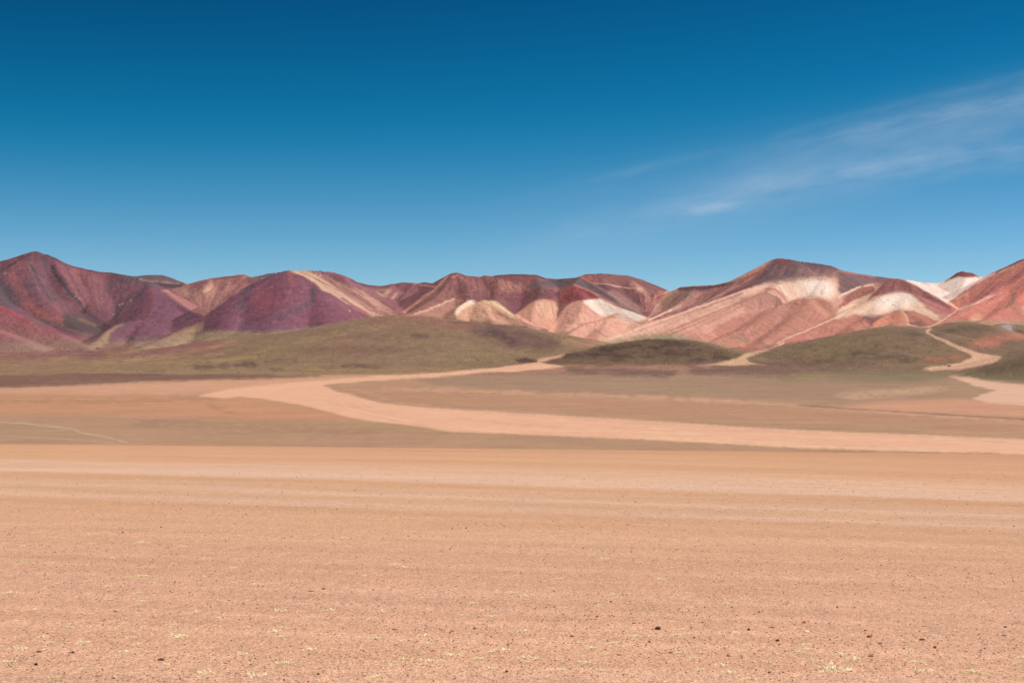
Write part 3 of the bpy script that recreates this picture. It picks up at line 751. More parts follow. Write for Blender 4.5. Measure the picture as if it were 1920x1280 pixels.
    P((206, 128, 104), [(1622, 624), (1640, 604), (1662, 590), (1692, 581), (1702, 600), (1706, 612), (1680, 615)], 1)
    P((178, 108, 94), [(1700, 600), (1696, 590), (1712, 583), (1766, 601), (1742, 614), (1716, 612)], 1)
    D((146, 100, 86), 1722, 606, 14, 5, .7)
    L((240, 184, 148), [(1690, 580), (1700, 596), (1704, 608)], 3, .7)
    L((242, 192, 166), [(1720, 583), (1752, 598), (1768, 602)], 4, .8)
    L((236, 184, 160), [(1456, 644), (1475, 634), (1510, 620), (1562, 598)], 2, .85)
    # white saddle far behind
    P((246, 222, 206), [(1690, 516), (1740, 524), (1772, 524), (1795, 512), (1845, 512), (1858, 514), (1832, 530), (1800, 550), (1777, 568), (1745, 550), (1700, 527)], 1)
    s.fan([(252, 246, 244), (236, 180, 162), (226, 190, 180)], [(1712, 528), (1750, 531), (1775, 530)], [(1760, 556), (1772, 562), (1778, 566)], 30, 1.4, .6, 0, 38)
    s.fan([(252, 246, 244), (230, 176, 158), (228, 196, 188)], [(1795, 520), (1820, 520), (1850, 518)], [(1778, 560), (1785, 562), (1800, 552)], 24, 1.4, .6, 0, 39)
    L((232, 160, 142), [(1728, 531), (1742, 534)], 4, .7)
    P((138, 70, 70), [(1768, 530), (1788, 514), (1796, 504), (1825, 504), (1840, 519), (1815, 520), (1795, 520)], 1)
    # rust mountain at the right edge
    P((192, 112, 100), [(1776, 570), (1800, 551), (1832, 531), (1850, 516), (1880, 498), (1990, 440), (1990, 645), (1850, 620), (1800, 606), (1736, 616), (1790, 588)], 1)
    L((236, 184, 160), [(1830, 531), (1852, 518), (1878, 507)], 4, .8)
    L((104, 72, 84), [(1866, 512), (1895, 497), (1925, 484), (1985, 455)], 4, .9)
    L((226, 160, 136), [(1880, 508), (1900, 500)], 4, .7)
    L((146, 78, 82), [(1835, 560), (1870, 538), (1930, 505), (1985, 480)], 16, .75)
    L((224, 148, 128), [(1792, 560), (1812, 552)], 7, .8)
    D((228, 150, 130), 1798, 566, 5, 9, .7)
    D((228, 150, 130), 1814, 557, 3.5, 8, .8)
    L((238, 184, 160), [(1798, 580), (1828, 568), (1856, 556)], 6, .95)
    L((228, 158, 138), [(1856, 556), (1876, 549)], 4, .6)
    L((212, 124, 106), [(1790, 595), (1850, 572), (1920, 540)], 9, .6)
    P((212, 152, 118), [(1810, 608), (1828, 588), (1836, 586), (1846, 604), (1830, 608)], 3, .8)
    D((224, 116, 96), 1918, 556, 16, 12, .8)
    L((146, 104, 88), [(1902, 550), (1898, 572), (1915, 592)], 12, .8)
    L((214, 160, 124), [(1918, 575), (1930, 590)], 8, .6)
    s.fan([(210, 128, 112), (156, 84, 82), (198, 112, 98)], [(1850, 522), (1920, 488), (1980, 470)], [(1790, 575), (1800, 590), (1870, 580)], 45, 2.6, .4, 0, 40)
    s.fan([(216, 134, 114), (164, 92, 84)], [(1870, 552), (1950, 530)], [(1810, 604), (1940, 600)], 40, 2, .4, 0, 41)
    L((238, 186, 160), [(1700, 608), (1722, 613), (1742, 613), (1770, 598), (1792, 584), (1795, 577), (1784, 570), (1774, 566)], 2.4, .85)


WASH = []          # outlines of the pale dry wash, also used to cut the riverbed out of the ground


def paint_low(s, everything):
    P, D = s.patch, s.spot

    def L(col, pts, w, op=1.0, w2=None):
        if w > 3.6:
            s.vein(col, pts, w * 1.25, min(op * 1.0, 1), None if w2 is None else w2 * 1.25, .95)
        else:
            s.vein(col, pts, w, op, w2, .3)
    if not everything:
        P((146, 106, 98), [(-80, 560), (200, 600), (420, 640), (430, 655), (200, 662), (-80, 672)], 8, .8)
        P((176, 122, 104), [(1080, 600), (1700, 560), (1990, 560), (1990, 606), (1700, 608), (1460, 643), (1300, 632), (1100, 646)], 6, .7)
    hill_line = [(-80, 655), (0, 652), (60, 655), (130, 650), (200, 655), (260, 650), (330, 638), (380, 622), (440, 622), (500, 625), (560, 621), (620, 612), (660, 604), (700, 596), (740, 591),
                 (785, 592), (830, 597), (880, 603), (930, 607), (965, 612), (1005, 623), (1045, 638), (1100, 641), (1150, 640), (1200, 631), (1260, 624), (1300, 633), (1350, 645), (1410, 658), (1450, 654),
                 (1500, 646), (1550, 635), (1600, 624), (1640, 615), (1672, 610), (1700, 612), (1735, 618), (1760, 609), (1800, 602), (1840, 605), (1870, 603), (1990, 606), (1990, 720), (-80, 720)]
    if everything:
        P((148, 126, 98), hill_line, 4)
    # left apron
    P((152, 118, 100), [(-80, 645), (120, 640), (300, 640), (420, 640), (420, 662), (250, 676), (120, 682), (-80, 685)], 8, .85)
    P((156, 112, 104), [(-80, 640), (80, 640), (180, 652), (300, 648), (430, 634), (400, 652), (250, 668), (100, 676), (-80, 668)], 6, .7)
    L((168, 140, 108), [(100, 676), (170, 656), (200, 640)], 5, .7)
    L((170, 142, 106), [(250, 676), (330, 660), (400, 650), (450, 634)], 5, .6)
    L((172, 146, 106), [(180, 684), (300, 672), (420, 662)], 5, .7)
    L((132, 98, 96), [(150, 660), (220, 654), (290, 660)], 8, .6)
    L((134, 102, 94), [(300, 650), (350, 640), (390, 632)], 9, .6)
    L((140, 104, 96), [(60, 668), (160, 655), (260, 662)], 14, .6)
    L((118, 86, 90), [(200, 648), (250, 662), (160, 672)], 8, .4)
    L((158, 134, 98), [(-20, 684), (120, 678), (260, 684), (400, 676)], 12, .7)
    L((160, 138, 98), [(-20, 695), (150, 694), (300, 696), (460, 692)], 12, .65)
    L((170, 140, 102), [(200, 664), (300, 652), (400, 628)], 10, .5)
    L((172, 142, 104), [(260, 672), (350, 662), (440, 640)], 8, .4)
    L((150, 108, 92), [(300, 660), (380, 645)], 12, .5)
    L((172, 150, 96), [(400, 676), (480, 668)], 5, .6)
    L((104, 86, 76), [(368, 688), (430, 684), (478, 684)], 7, .8)
    L((100, 82, 74), [(450, 682), (476, 680)], 5, .8)
    L((120, 98, 86), [(270, 697), (310, 695)], 5, .6)
    L((104, 86, 74), [(510, 693), (536, 690)], 6, .7)
    L((112, 92, 80), [(500, 677), (560, 673)], 5, .6)
    L((110, 90, 78), [(598, 690), (640, 685), (720, 690)], 7, .7)
    # long hill
    L((154, 112, 98), [(700, 600), (780, 598), (870, 612), (900, 610)], 14, .7)
    L((166, 116, 100), [(760, 594), (830, 600)], 6, .6)
    L((164, 142, 100), [(480, 660), (560, 640), (660, 620), (720, 614)], 8, .5)
    P((138, 106, 90), [(540, 660), (560, 655), (640, 648), (720, 650), (790, 655), (700, 662), (580, 664)], 3, .7, .5)
    L((140, 108, 92), [(620, 632), (680, 630), (720, 636)], 8, .6)
    P((114, 88, 84), [(870, 620), (905, 612), (960, 612), (1005, 624), (1045, 638), (1060, 650), (1020, 657), (960, 652), (920, 640)], 5, .75, .4)
    L((92, 68, 76), [(912, 619), (940, 628), (960, 640)], 10, .6)
    L((104, 84, 78), [(770, 628), (800, 630)], 6, .6)
    L((122, 92, 82), [(850, 604), (900, 606), (960, 616)], 5, .6)
    L((164, 140, 92), [(520, 690), (700, 694), (860, 692)], 8, .6)
    L((146, 132, 92), [(820, 672), (900, 668), (1000, 664)], 12, .5)
    L((176, 142, 116), [(872, 674), (890, 673)], 3, .6)
    L((176, 142, 116), [(755, 675), (780, 676)], 2.5, .6)
    L((180, 146, 112), [(1060, 640), (1100, 650), (1160, 640), (1220, 632)], 12, .6)
    L((154, 128, 100), [(1050, 660), (1120, 648), (1200, 636), (1260, 630)], 9, .7)
    # reddish foot of the great mountain
    P((196, 126, 108), [(1300, 622), (1380, 632), (1460, 643), (1450, 655), (1400, 658), (1350, 645), (1290, 632)], 3, .8)
    L((142, 116, 92), [(1370, 634), (1400, 640)], 8, .6)
    L((142, 112, 88), [(1420, 640), (1440, 650)], 9, .6)
    L((228, 176, 144), [(1380, 672), (1400, 662), (1440, 655), (1470, 642)], 3, .8)
    # dark hill
    P((120, 101, 79), [(1012, 682), (1030, 672), (1060, 664), (1110, 652), (1160, 643), (1205, 636), (1250, 635), (1295, 637), (1330, 647), (1370, 659), (1400, 668), (1380, 676), (1300, 683), (1200, 686), (1080, 687)], 1)
    for a_ in ([(1060, 668), (1140, 664), (1180, 668)], [(1130, 654), (1200, 648), (1260, 654)], [(1160, 672), (1220, 668)], [(1240, 660), (1290, 664)], [(1210, 640), (1290, 642)],
               [(1290, 674), (1320, 673)], [(1340, 671), (1365, 672)], [(1110, 660), (1150, 656)], [(1250, 646), (1300, 648)]):
        L((84, 64, 60), a_, 9, .7, 6)
    s.specks((70, 52, 54), [(1060, 670), (1160, 646), (1290, 640), (1360, 662), (1300, 678), (1150, 680)], 90, 2.2, .6, 12)
    L((126, 110, 78), [(1180, 676), (1260, 676), (1330, 662)], 6, .6)
    L((122, 106, 76), [(1330, 652), (1385, 668)], 7, .6)
    L((126, 110, 78), [(1090, 683), (1200, 684), (1290, 680)], 4, .6)
    # rounded hill and neighbours
    P((138, 120, 92), [(1395, 672), (1450, 656), (1500, 647), (1550, 636), (1600, 625), (1640, 616), (1672, 611), (1700, 613), (1730, 624), (1760, 640), (1790, 652), (1815, 664), (1812, 674), (1730, 688), (1780, 705), (1700, 720), (1400, 700)], 2)
    L((96, 80, 70), [(1600, 662), (1650, 668), (1700, 672)], 14, .6)
    D((98, 80, 76), 1714, 626, 16, 5, .7)
    D((96, 78, 70), 1680, 652, 26, 7, .4)
    L((150, 128, 112), [(1662, 654), (1680, 658), (1698, 662)], 4, .7)
    s.specks((90, 74, 62), [(1480, 655), (1650, 620), (1760, 650), (1780, 668), (1600, 690), (1450, 680)], 120, 1.8, .45, 13)
    L((108, 82, 72), [(1420, 684), (1540, 680), (1620, 684)], 12, .6)
    L((178, 118, 92), [(1735, 674), (1780, 670), (1800, 668)], 7, .7)
    L((138, 122, 84), [(1600, 690), (1700, 694), (1780, 704)], 14, .5)
    L((138, 124, 84), [(1480, 700), (1520, 696)], 10, .5)
    P((134, 114, 90), [(1740, 628), (1745, 618), (1765, 609), (1800, 602), (1840, 606), (1880, 612), (1990, 610), (1990, 690), (1880, 668), (1820, 662), (1780, 648)], 3)
    L((104, 90, 78), [(1752, 626), (1790, 616), (1840, 616)], 8, .6)
    P((194, 132, 108), [(1810, 650), (1835, 636), (1870, 626), (1990, 622), (1990, 636), (1880, 636), (1876, 648), (1850, 654)], 4, .85)
    D((196, 190, 188), 1886, 612, 10, 5, .8)
    D((206, 196, 190), 1896, 617, 8, 3, .7)
    L((92, 82, 82), [(1900, 616), (1925, 628)], 4, .7)
    L((190, 140, 112), [(1860, 610), (1920, 632), (1970, 640)], 6, .5)
    P((122, 106, 80), [(1770, 708), (1800, 700), (1830, 692), (1870, 680), (1920, 665), (1990, 645), (1990, 724), (1900, 719), (1850, 714)], 2)
    L((86, 76, 58), [(1850, 698), (1925, 680)], 10, .5)
    # ---------------- valley floor
    P((176, 138, 112), [(-80, 700), (400, 699), (700, 700), (900, 692), (1000, 686), (1300, 686), (1500, 690), (1700, 715), (1780, 705), (1990, 722), (1990, 900), (-80, 900)], 2)
    P((134, 98, 86), [(-80, 703), (180, 700), (430, 701), (600, 702), (610, 705), (500, 710), (300, 716), (130, 723), (-80, 729)], 1)
    L((150, 116, 98), [(60, 715), (150, 714), (260, 712)], 4, .6)
    P((214, 158, 132), [(-80, 729), (130, 723), (300, 716), (500, 710), (610, 705), (800, 701), (900, 693), (900, 700), (640, 718), (470, 742), (200, 740), (-80, 738)], 2)
    P((204, 146, 116), [(-80, 736), (200, 738), (470, 740), (700, 790), (400, 784), (-80, 780)], 6, .9)
    L((206, 144, 112), [(400, 774), (500, 778), (640, 782)], 20, .6)
    L((166, 118, 96), [(390, 760), (440, 776)], 8, .4)
    L((174, 128, 102), [(-20, 752), (250, 752), (400, 745)], 10, .5)
    P((187, 143, 117), [(-80, 778), (150, 782), (400, 784), (620, 786), (720, 795), (860, 810), (1000, 816), (1150, 822), (1350, 832), (1560, 842), (1560, 900), (-80, 900)], 3, .95)
    L((164, 128, 104), [(250, 792), (420, 800), (700, 812)], 16, .45)
    L((178, 144, 108), [(600, 798), (760, 806), (900, 812)], 6, .5)
    P((178, 140, 114), [(-80, 796), (60, 798), (140, 806), (170, 822), (120, 832), (-80, 832)], 4, .6)
    L((198, 176, 154), [(-20, 790), (40, 793), (100, 799), (140, 804), (152, 811), (195, 818), (238, 829)], 2.6, .8)
    L((188, 166, 146), [(-20, 815), (100, 822), (210, 829)], 3, .6)
    # grey green floor inside the bend
    P((170, 133, 112), [(760, 708), (900, 701), (1000, 697), (1060, 690), (1300, 686), (1500, 690), (1700, 715), (1780, 712), (1770, 745), (1620, 756), (1560, 752), (1300, 744), (1100, 738), (930, 733), (820, 726)], 4)
    L((126, 100, 84), [(1060, 693), (1160, 697), (1260, 700)], 11, .8)
    L((122, 98, 82), [(1300, 693), (1420, 692), (1480, 700)], 16, .6)
    P((128, 102, 88), [(1060, 690), (1160, 689), (1270, 697), (1250, 706), (1100, 701)], 3, .75, .3)
    P((126, 102, 86), [(1280, 688), (1500, 685), (1640, 690), (1600, 704), (1420, 707), (1300, 700)], 4, .75, .3)
    P((142, 120, 96), [(1540, 700), (1600, 688), (1650, 682), (1700, 687), (1790, 708), (1720, 718), (1560, 714)], 4, .8)
    P((150, 130, 98), [(1450, 718), (1480, 704), (1560, 700), (1540, 714)], 4, .6, .5)
    L((168, 142, 110), [(1020, 712), (1180, 722), (1400, 735)], 8, .5)
    L((176, 136, 112), [(960, 706), (1060, 712), (1160, 722)], 10, .5)
    L((146, 132, 86), [(1470, 712), (1530, 704)], 10, .5)
    P((188, 142, 116), [(604, 723), (640, 717), (760, 710), (830, 724), (960, 733), (1200, 742), (1500, 757), (1920, 786), (1990, 790), (1990, 825), (1200, 788), (960, 773), (800, 764), (720, 756), (640, 736)], 2)
    L((212, 160, 132), [(720, 728), (960, 736), (1250, 746), (1500, 760), (1700, 774), (1960, 792)], 7, .75)
    L((190, 138, 112), [(700, 740), (960, 750), (1300, 765), (1600, 782), (1960, 802)], 16, .7)
    L((184, 134, 110), [(620, 722), (700, 748), (900, 766)], 8, .5)
    P((204, 160, 134), [(1562, 742), (1590, 734), (1680, 729), (1760, 723), (1780, 730), (1740, 738), (1660, 745), (1600, 750)], 2, .8, .6)
    P((182, 138, 114), [(1580, 752), (1700, 742), (1840, 736), (1830, 746), (1700, 754), (1600, 760)], 4, .7)
    P((214, 154, 128), [(1560, 764), (1660, 754), (1800, 748), (1990, 756), (1990, 786), (1800, 776), (1660, 770)], 3, .95)
    L((146, 108, 90), [(1500, 759), (1600, 766), (1700, 773), (1800, 779), (1960, 789)], 3.2, .85)
    # ---------------- pale washes
    for w_ in WASH:
        P(w_[0], w_[1], w_[2])
    L((206, 158, 132), [(640, 724), (760, 758), (960, 776), (1200, 792), (1500, 810), (1960, 828)], 5, .35)
    for k_ in range(26):
        a_ = random.Random(k_ + 50)
        t = a_.random()
        v_ = a_.uniform(.15, .85)
        u0_ = 560 + t * 1300
        top_ = np.interp(u0_, [560, 640, 800, 960, 1200, 1500, 1920], [722, 733, 764, 773, 788, 806, 822])
        bot_ = np.interp(u0_, [560, 640, 800, 960, 1200, 1500, 1920], [755, 776, 804, 813, 824, 838, 850])
        vv = top_ + (bot_ - top_) * v_
        sl_ = np.interp(u0_, [560, 800, 1000, 1920], [.28, .12, .06, .035])
        L(a_.choice([(216, 158, 132), (244, 196, 166)]), [(u0_, vv), (u0_ + 120, vv + 120 * sl_)], 2.0, .45)
    L((246, 196, 160), [(1200, 820), (1500, 836), (1960, 852)], 5, .5)
    P((92, 70, 66), [(960, 674), (985, 671), (1008, 676), (1006, 679), (975, 681)], 1, .9)


WASH += [
    ((236, 178, 150), [(1000, 677), (1012, 673), (1058, 665), (1062, 666), (1022, 676), (1012, 678), (1030, 683), (1062, 687), (1000, 693), (960, 697), (900, 698), (850, 704), (760, 710), (690, 713), (640, 717), (602, 722),
                      (620, 729), (640, 736), (680, 746), (720, 757), (800, 764), (960, 773), (1200, 788), (1500, 806), (1700, 814), (1990, 826), (1990, 854), (1900, 850), (1700, 845), (1500, 839), (1300, 828),
                      (1100, 820), (960, 813), (850, 809), (780, 800), (720, 792), (660, 784), (636, 776), (600, 768), (560, 758), (520, 752), (490, 747), (450, 743), (420, 746), (372, 742), (400, 736), (430, 730), (500, 721), (600, 713), (700, 706), (830, 698), (900, 691), (960, 685), (1000, 680)], 1),
    ((222, 176, 144), [(1330, 684), (1360, 676), (1385, 670), (1400, 663), (1440, 655), (1445, 657), (1412, 666), (1398, 672), (1402, 680), (1440, 684), (1300, 686)], 1),
    ((232, 178, 152), [(1728, 690), (1770, 685), (1800, 679), (1820, 671), (1816, 663), (1790, 652), (1752, 634), (1736, 622), (1741, 613), (1745, 614), (1742, 622), (1753, 630), (1795, 648), (1830, 661), (1880, 669), (1862, 680), (1800, 694), (1750, 694)], 1),
    ((228, 178, 154), [(1778, 703), (1815, 706), (1850, 714), (1900, 720), (1990, 724), (1990, 768), (1900, 758), (1850, 754), (1824, 748), (1840, 740), (1868, 731), (1830, 724), (1800, 712)], 1),
]
canvas_m = PixelCanvas(PUR)
paint_mountains(canvas_m)
paint_low(canvas_m, True)
# the rocks of the left massif lean to mauve
canvas_m.c *= 1 + np.clip((760 - _uu) / 200, 0, 1)[..., None] * np.array([-.07, .02, .17]) * (np.clip((.50 - canvas_m.c[..., 1] / canvas_m.c[..., 0]) / .1, 0, 1) * (_vv < 660))[..., None]
canvas_m.c *= 1 + (np.clip((_uu - 380) / 60, 0, 1) * np.clip((780 - _uu) / 80, 0, 1) * np.clip((0.30 - canvas_m.c[..., 0]) / .08, 0, 1) * .42 * (_vv < 640))[..., None]
canvas_m.c *= 1 + (np.clip((_uu - 1780) / 60, 0, 1) * .14)[..., None]
_b = np.clip((canvas_m.c[..., 1] - .35) / .3, 0, 1)[..., None]
canvas_m.c *= 1 - _b * np.array([-.03, .045, -.01])
canvas_l = PixelCanvas((148, 126, 98))
paint_low(canvas_l, False)
wash_s = PixelCanvas((0, 0, 0))
for w_ in WASH:
    wash_s.patch((255, 255, 255), w_[1], 1)

# project each terrain vertex to image pixels and look up its canvas colour
VV = VH - F * H / Y
low = (ID == 0) | np.isin(ID, [IDS.index(i) for i in ('longhill', 'darkhill', 'rounded', 'knoll', 'sidehill', 'apronhill')])
wu = U + low * (7 * fbm(X / 150.0, Y / 150.0, 4, 105, .6)) + 2.2 * fbm(X / 70.0, Y / 70.0, 3, 101) + 1.2 * vnoise(X / 16.0, Y / 16.0, 103)
wv = VV + low * np.clip((Y - 1200) / 2500, 0.2, 1) * (2.6 * fbm(X / 70.0, Y / 120.0, 4, 106, .6)) + 1.3 * fbm(X / 70.0, Y / 70.0, 3, 107) + .5 * vnoise(X / 16.0, Y / 16.0, 109)


def sample(cv):
    a = np.clip(wu - U0 - .5, 0, CW - 1.001)
    b = np.clip(wv - V0 - .5, 0, CH - 1.001)
    i, j = a.astype(int), b.astype(int)
    ta, tb = (a - i)[..., None], (b - j)[..., None]
    return (cv[j, i] * (1 - ta) + cv[j, i + 1] * ta) * (1 - tb) + (cv[j + 1, i] * (1 - ta) + cv[j + 1, i + 1] * ta) * tb


COL = sample(canvas_l.c)
cm = sample(canvas_m.c)
COL[steep] = cm[steep]
WSH = sample(wash_s.c)[..., 0]

# foreground gravel: gentle bands of pink and ochre running across the slope
fgm = Y < 262
vrow = VH + F * (3.0 / Y + .0631 + .0104 * X / Y)
vb = vrow - np.interp(vrow, [840, 870, 910, 2000], [.0115, .022, .034, .034]) * (U - 960)      # the bands run slightly oblique to the view
tilt = 3.0 / np.maximum((vb - VH) / F - .0631, .004)
st = [700, 836, 842, 852, 868, 876, 884, 905, 912, 935, 944, 955, 966, 985, 1040, 1120, 1200, 1290, 2500]
sc = [(210, 152, 118), (208, 150, 116), (216, 158, 124), (221, 164, 130), (221, 165, 130), (223, 167, 132), (230, 178, 150), (231, 182, 157), (219, 163, 126), (229, 179, 152), (221, 168, 135), (230, 179, 153), (220, 164, 130),
      (226, 170, 137), (226, 170, 140), (230, 172, 144), (236, 177, 147), (240, 181, 152), (240, 181, 153)]
sc = np.array([lin(c) for c in sc])
wb = vb + 2.0 * fbm(X / 45.0, tilt / 12.0, 3, 121) + np.clip((vb - 960) / 40, 0, 1) * 30 * fbm(X / 14.0, Y / 2.2, 3, 123)
fc = np.stack([np.interp(wb, st, sc[:, k_]) for k_ in range(3)], -1)
streak = fbm(X / 60.0, np.log(np.maximum(tilt, 2)) * 26.0, 4, 131, .6)
streak2 = fbm(X / 9.0, np.log(np.maximum(tilt, 2)) * 34.0, 3, 133, .6)
fc = fc * (1 + (0.10 * streak + 0.06 * streak2)[..., None] * np.array([.8, 1.0, 1.25]))
COL[fgm] = fc[fgm]
hid = (Y >= 262) & (Y < 1300)
COL[hid] = lin((176, 140, 110))

# mottling
n1 = fbm(X / 130.0, Y / 130.0, 4, 141, .6)
n2 = fbm((CST + wob) / 34.0, RD / 400.0, 2, 151, .6)
n3 = fbm(X / 40.0, Y / 52.0, 2, 161, .7)
n4 = vnoise(X / 14.0, Y / 26.0, 165)
mod = 1 + np.where(steep, 0.13 * n1 + 0.09 * n2 + .10 * n3 + .12 * n4, 0)
grn = far & ~steep
mod = mod * (1 + np.clip((Y - 3600) / 700, 0, 1) * np.where(grn, 0.14 * n1 + .14 * n3 + .10 * n4, 0))
bas = (Y > 1300) & (Y <= 4300) & (ID == 0)
mod = mod * (1 + np.where(bas, 0.09 * fbm(X / 210.0, Y / 130.0, 4, 171, .65) + .11 * fbm(X / 60.0, Y / 60.0, 4, 173, .65) + .04 * vnoise(X / 7.0, Y / 30.0, 175), 0))
lumv = COL @ np.array([.25, .55, .20])
mod = 1 + (mod - 1) * np.clip(1.15 - lumv * 1.3, .25, 1)
COL = COL * np.clip(mod, .4, 1.7)[..., None]
# grass on the foothills comes and goes: olive against mauve earth
gm = np.clip(fbm(X / 210.0, Y / 330.0, 4, 181, .6) * 2.2, -1, 1) * np.clip((Y - 3600) / 700, 0, 1) * low * (WSH < .3)
COL = COL * (1 + gm[..., None] * np.array([.0, .02, -.04]))

ALB = np.array([0.67, 0.70, 0.655])
SLOPE_GAIN = np.array([1.16, 1.14, 1.15])[None, None]
FG_GAIN = np.array([1.01, 1.025, 1.05])
lum = COL @ np.array([.25, .55, .20])
gw = np.where(low & (ID > 0), 1.0, np.clip((Y - 3750) / 600, 0, 1) * low) * (WSH < .3)
COL = COL * (1 + gw[..., None] * np.array([.10, -.065, .05]))
COL = np.where(steep[..., None], COL * .92 + lum[..., None] * .08 + .012, COL)  # distance haze put into the rock colour: greyed, darks lifted
COL = COL * ALB * np.where(steep[..., None], SLOPE_GAIN, 1.0)
COL = np.where(fgm[..., None], COL * FG_GAIN, COL)
mxc = COL.max(-1, keepdims=True)
COL = COL * np.where(mxc > .6, (.6 + (mxc - .6) * .6) / mxc, 1)
COL = np.clip(COL, 0.01, 0.85)

# ------------------------------------------------------------------ materials
def new_mat(name):
    m = bpy.data.materials.new(name)
    m.use_nodes = True
    nt = m.node_tree
    b = nt.nodes['Principled BSDF']
    b.inputs['Roughness'].default_value = .95
    b.inputs['Specular IOR Level'].default_value = .15
    return m, nt, b


def terrain_mat(name, layers, bump_scale, bump_dist, bump_detail=4.0, speck=None):
    m, nt, b = new_mat(name)
    nd, lk = nt.nodes, nt.links
    at = N(nd, 'ShaderNodeVertexColor', layer_name='rock')
    geo = N(nd, 'ShaderNodeNewGeometry')
    cur = at.outputs[0]
    for (scale, detail, lo, hi, stretch) in layers:
        mp = N(nd, 'ShaderNodeMapping')
        mp.inputs['Scale'].default_value = stretch
        lk.new(geo.outputs['Position'], mp.inputs[0])
        t = N(nd, 'ShaderNodeTexNoise')
        t.inputs['Scale'].default_value = scale
        t.inputs['Detail'].default_value = detail
        t.inputs['Roughness'].default_value = .65
        lk.new(mp.outputs[0], t.inputs[0])
        r = N(nd, 'ShaderNodeMapRange')
        r.inputs[1].default_value = .25
        r.inputs[2].default_value = .75
        r.inputs[3].default_value = lo
        r.inputs[4].default_value = hi
        lk.new(t.outputs[0], r.inputs[0])
        x = N(nd, 'ShaderNodeVectorMath', operation='SCALE')
        lk.new(cur, x.inputs[0])
        lk.new(r.outputs[0], x.inputs[3])
        cur = x.outputs[0]
    if speck:
        scale, thr, col, width = speck
        t = N(nd, 'ShaderNodeTexNoise')
        t.inputs['Scale'].default_value = scale
        t.inputs['Detail'].default_value = 2.0
        lk.new(geo.outputs['Position'], t.inputs[0])
        r = N(nd, 'ShaderNodeMapRange')
        r.inputs[1].default_value = thr
        r.inputs[2].default_value = thr + width
        r.inputs[3].default_value = 0
        r.inputs[4].default_value = .75
        lk.new(t.outputs[0], r.inputs[0])
        mx = N(nd, 'ShaderNodeMix', data_type='RGBA', blend_type='MULTIPLY')
        lk.new(r.outputs[0], mx.inputs[0])
        lk.new(cur, mx.inputs[6])
        mx.inputs[7].default_value = (*col, 1)
        cur = mx.outputs[2]
    lk.new(cur, b.inputs['Base Color'])
    t = N(nd, 'ShaderNodeTexNoise')
    t.inputs['Scale'].default_value = bump_scale
    t.inputs['Detail'].default_value = bump_detail
    t.inputs['Roughness'].default_value = .7
    lk.new(geo.outputs['Position'], t.inputs[0])
    bp = N(nd, 'ShaderNodeBump')
    bp.inputs['Strength'].default_value = 1.0
    bp.inputs['Distance'].default_value = bump_dist
    lk.new(t.outputs[0], bp.inputs['Height'])
    lk.new(bp.outputs[0], b.inputs['Normal'])
    return m


M_rock = terrain_mat('weathered_mineral_rock', [(.09, 4, .84, 1.16, (1, 1, 1)), (.3, 3, .78, 1.22, (1, 1, 1))], .05, 6.0, 2.0)
M_grass = terrain_mat('sparse_bunchgrass_slope', [(.12, 4, .80, 1.20, (1, 1, 1)), (.4, 2, .80, 1.2, (1, 1, 1))], .25, 1.6, speck=(.22, .56, (.55, .50, .52), .06))
M_wash = terrain_mat('pale_sand', [(.05, 4, .93, 1.07, (1, 1, 1)), (.3, 2, .95, 1.05, (1, 1, 1))], .2, .3)
M_ground = terrain_mat('pink_gravel', [(.35, 3, .95, 1.05, (.3, 1, 1)), (2.2, 4, .94, 1.06, (.3, 1, 1)), (3.2, 3, .95, 1.05, (1, .12, 1)), (9, 2, .88, 1.12, (1, .3, 1)), (28, 3, .50, 1.5, (1, .4, 1)), (70, 2, .6, 1.4, (1, .4, 1))], 30, .022, 5.0)
M_floor = terrain_mat('valley_floor_gravel', [(.02, 5, .92, 1.08, (.4, 1, 1)), (.12, 3, .92, 1.08, (.6, 1, 1)), (.5, 2, .92, 1.08, (1, 1, 1))], .25, .5)

# ------------------------------------------------------------------ terrain meshes
Z = H + CZ
PX = np.stack([X, Y, Z], -1)
du = np.zeros_like(PX)
du[:, 1:-1] = PX[:, 2:] - PX[:, :-2]
du[:, 0], du[:, -1] = PX[:, 1] - PX[:, 0], PX[:, -1] - PX[:, -2]
dv = np.zeros_like(PX)
dv[1:-1] = PX[2:] - PX[:-2]
dv[0], dv[-1] = PX[1] - PX[0], PX[-1] - PX[-2]
NRM = np.cross(du, dv)
NRM /= np.linalg.norm(NRM, axis=-1, keepdims=True)


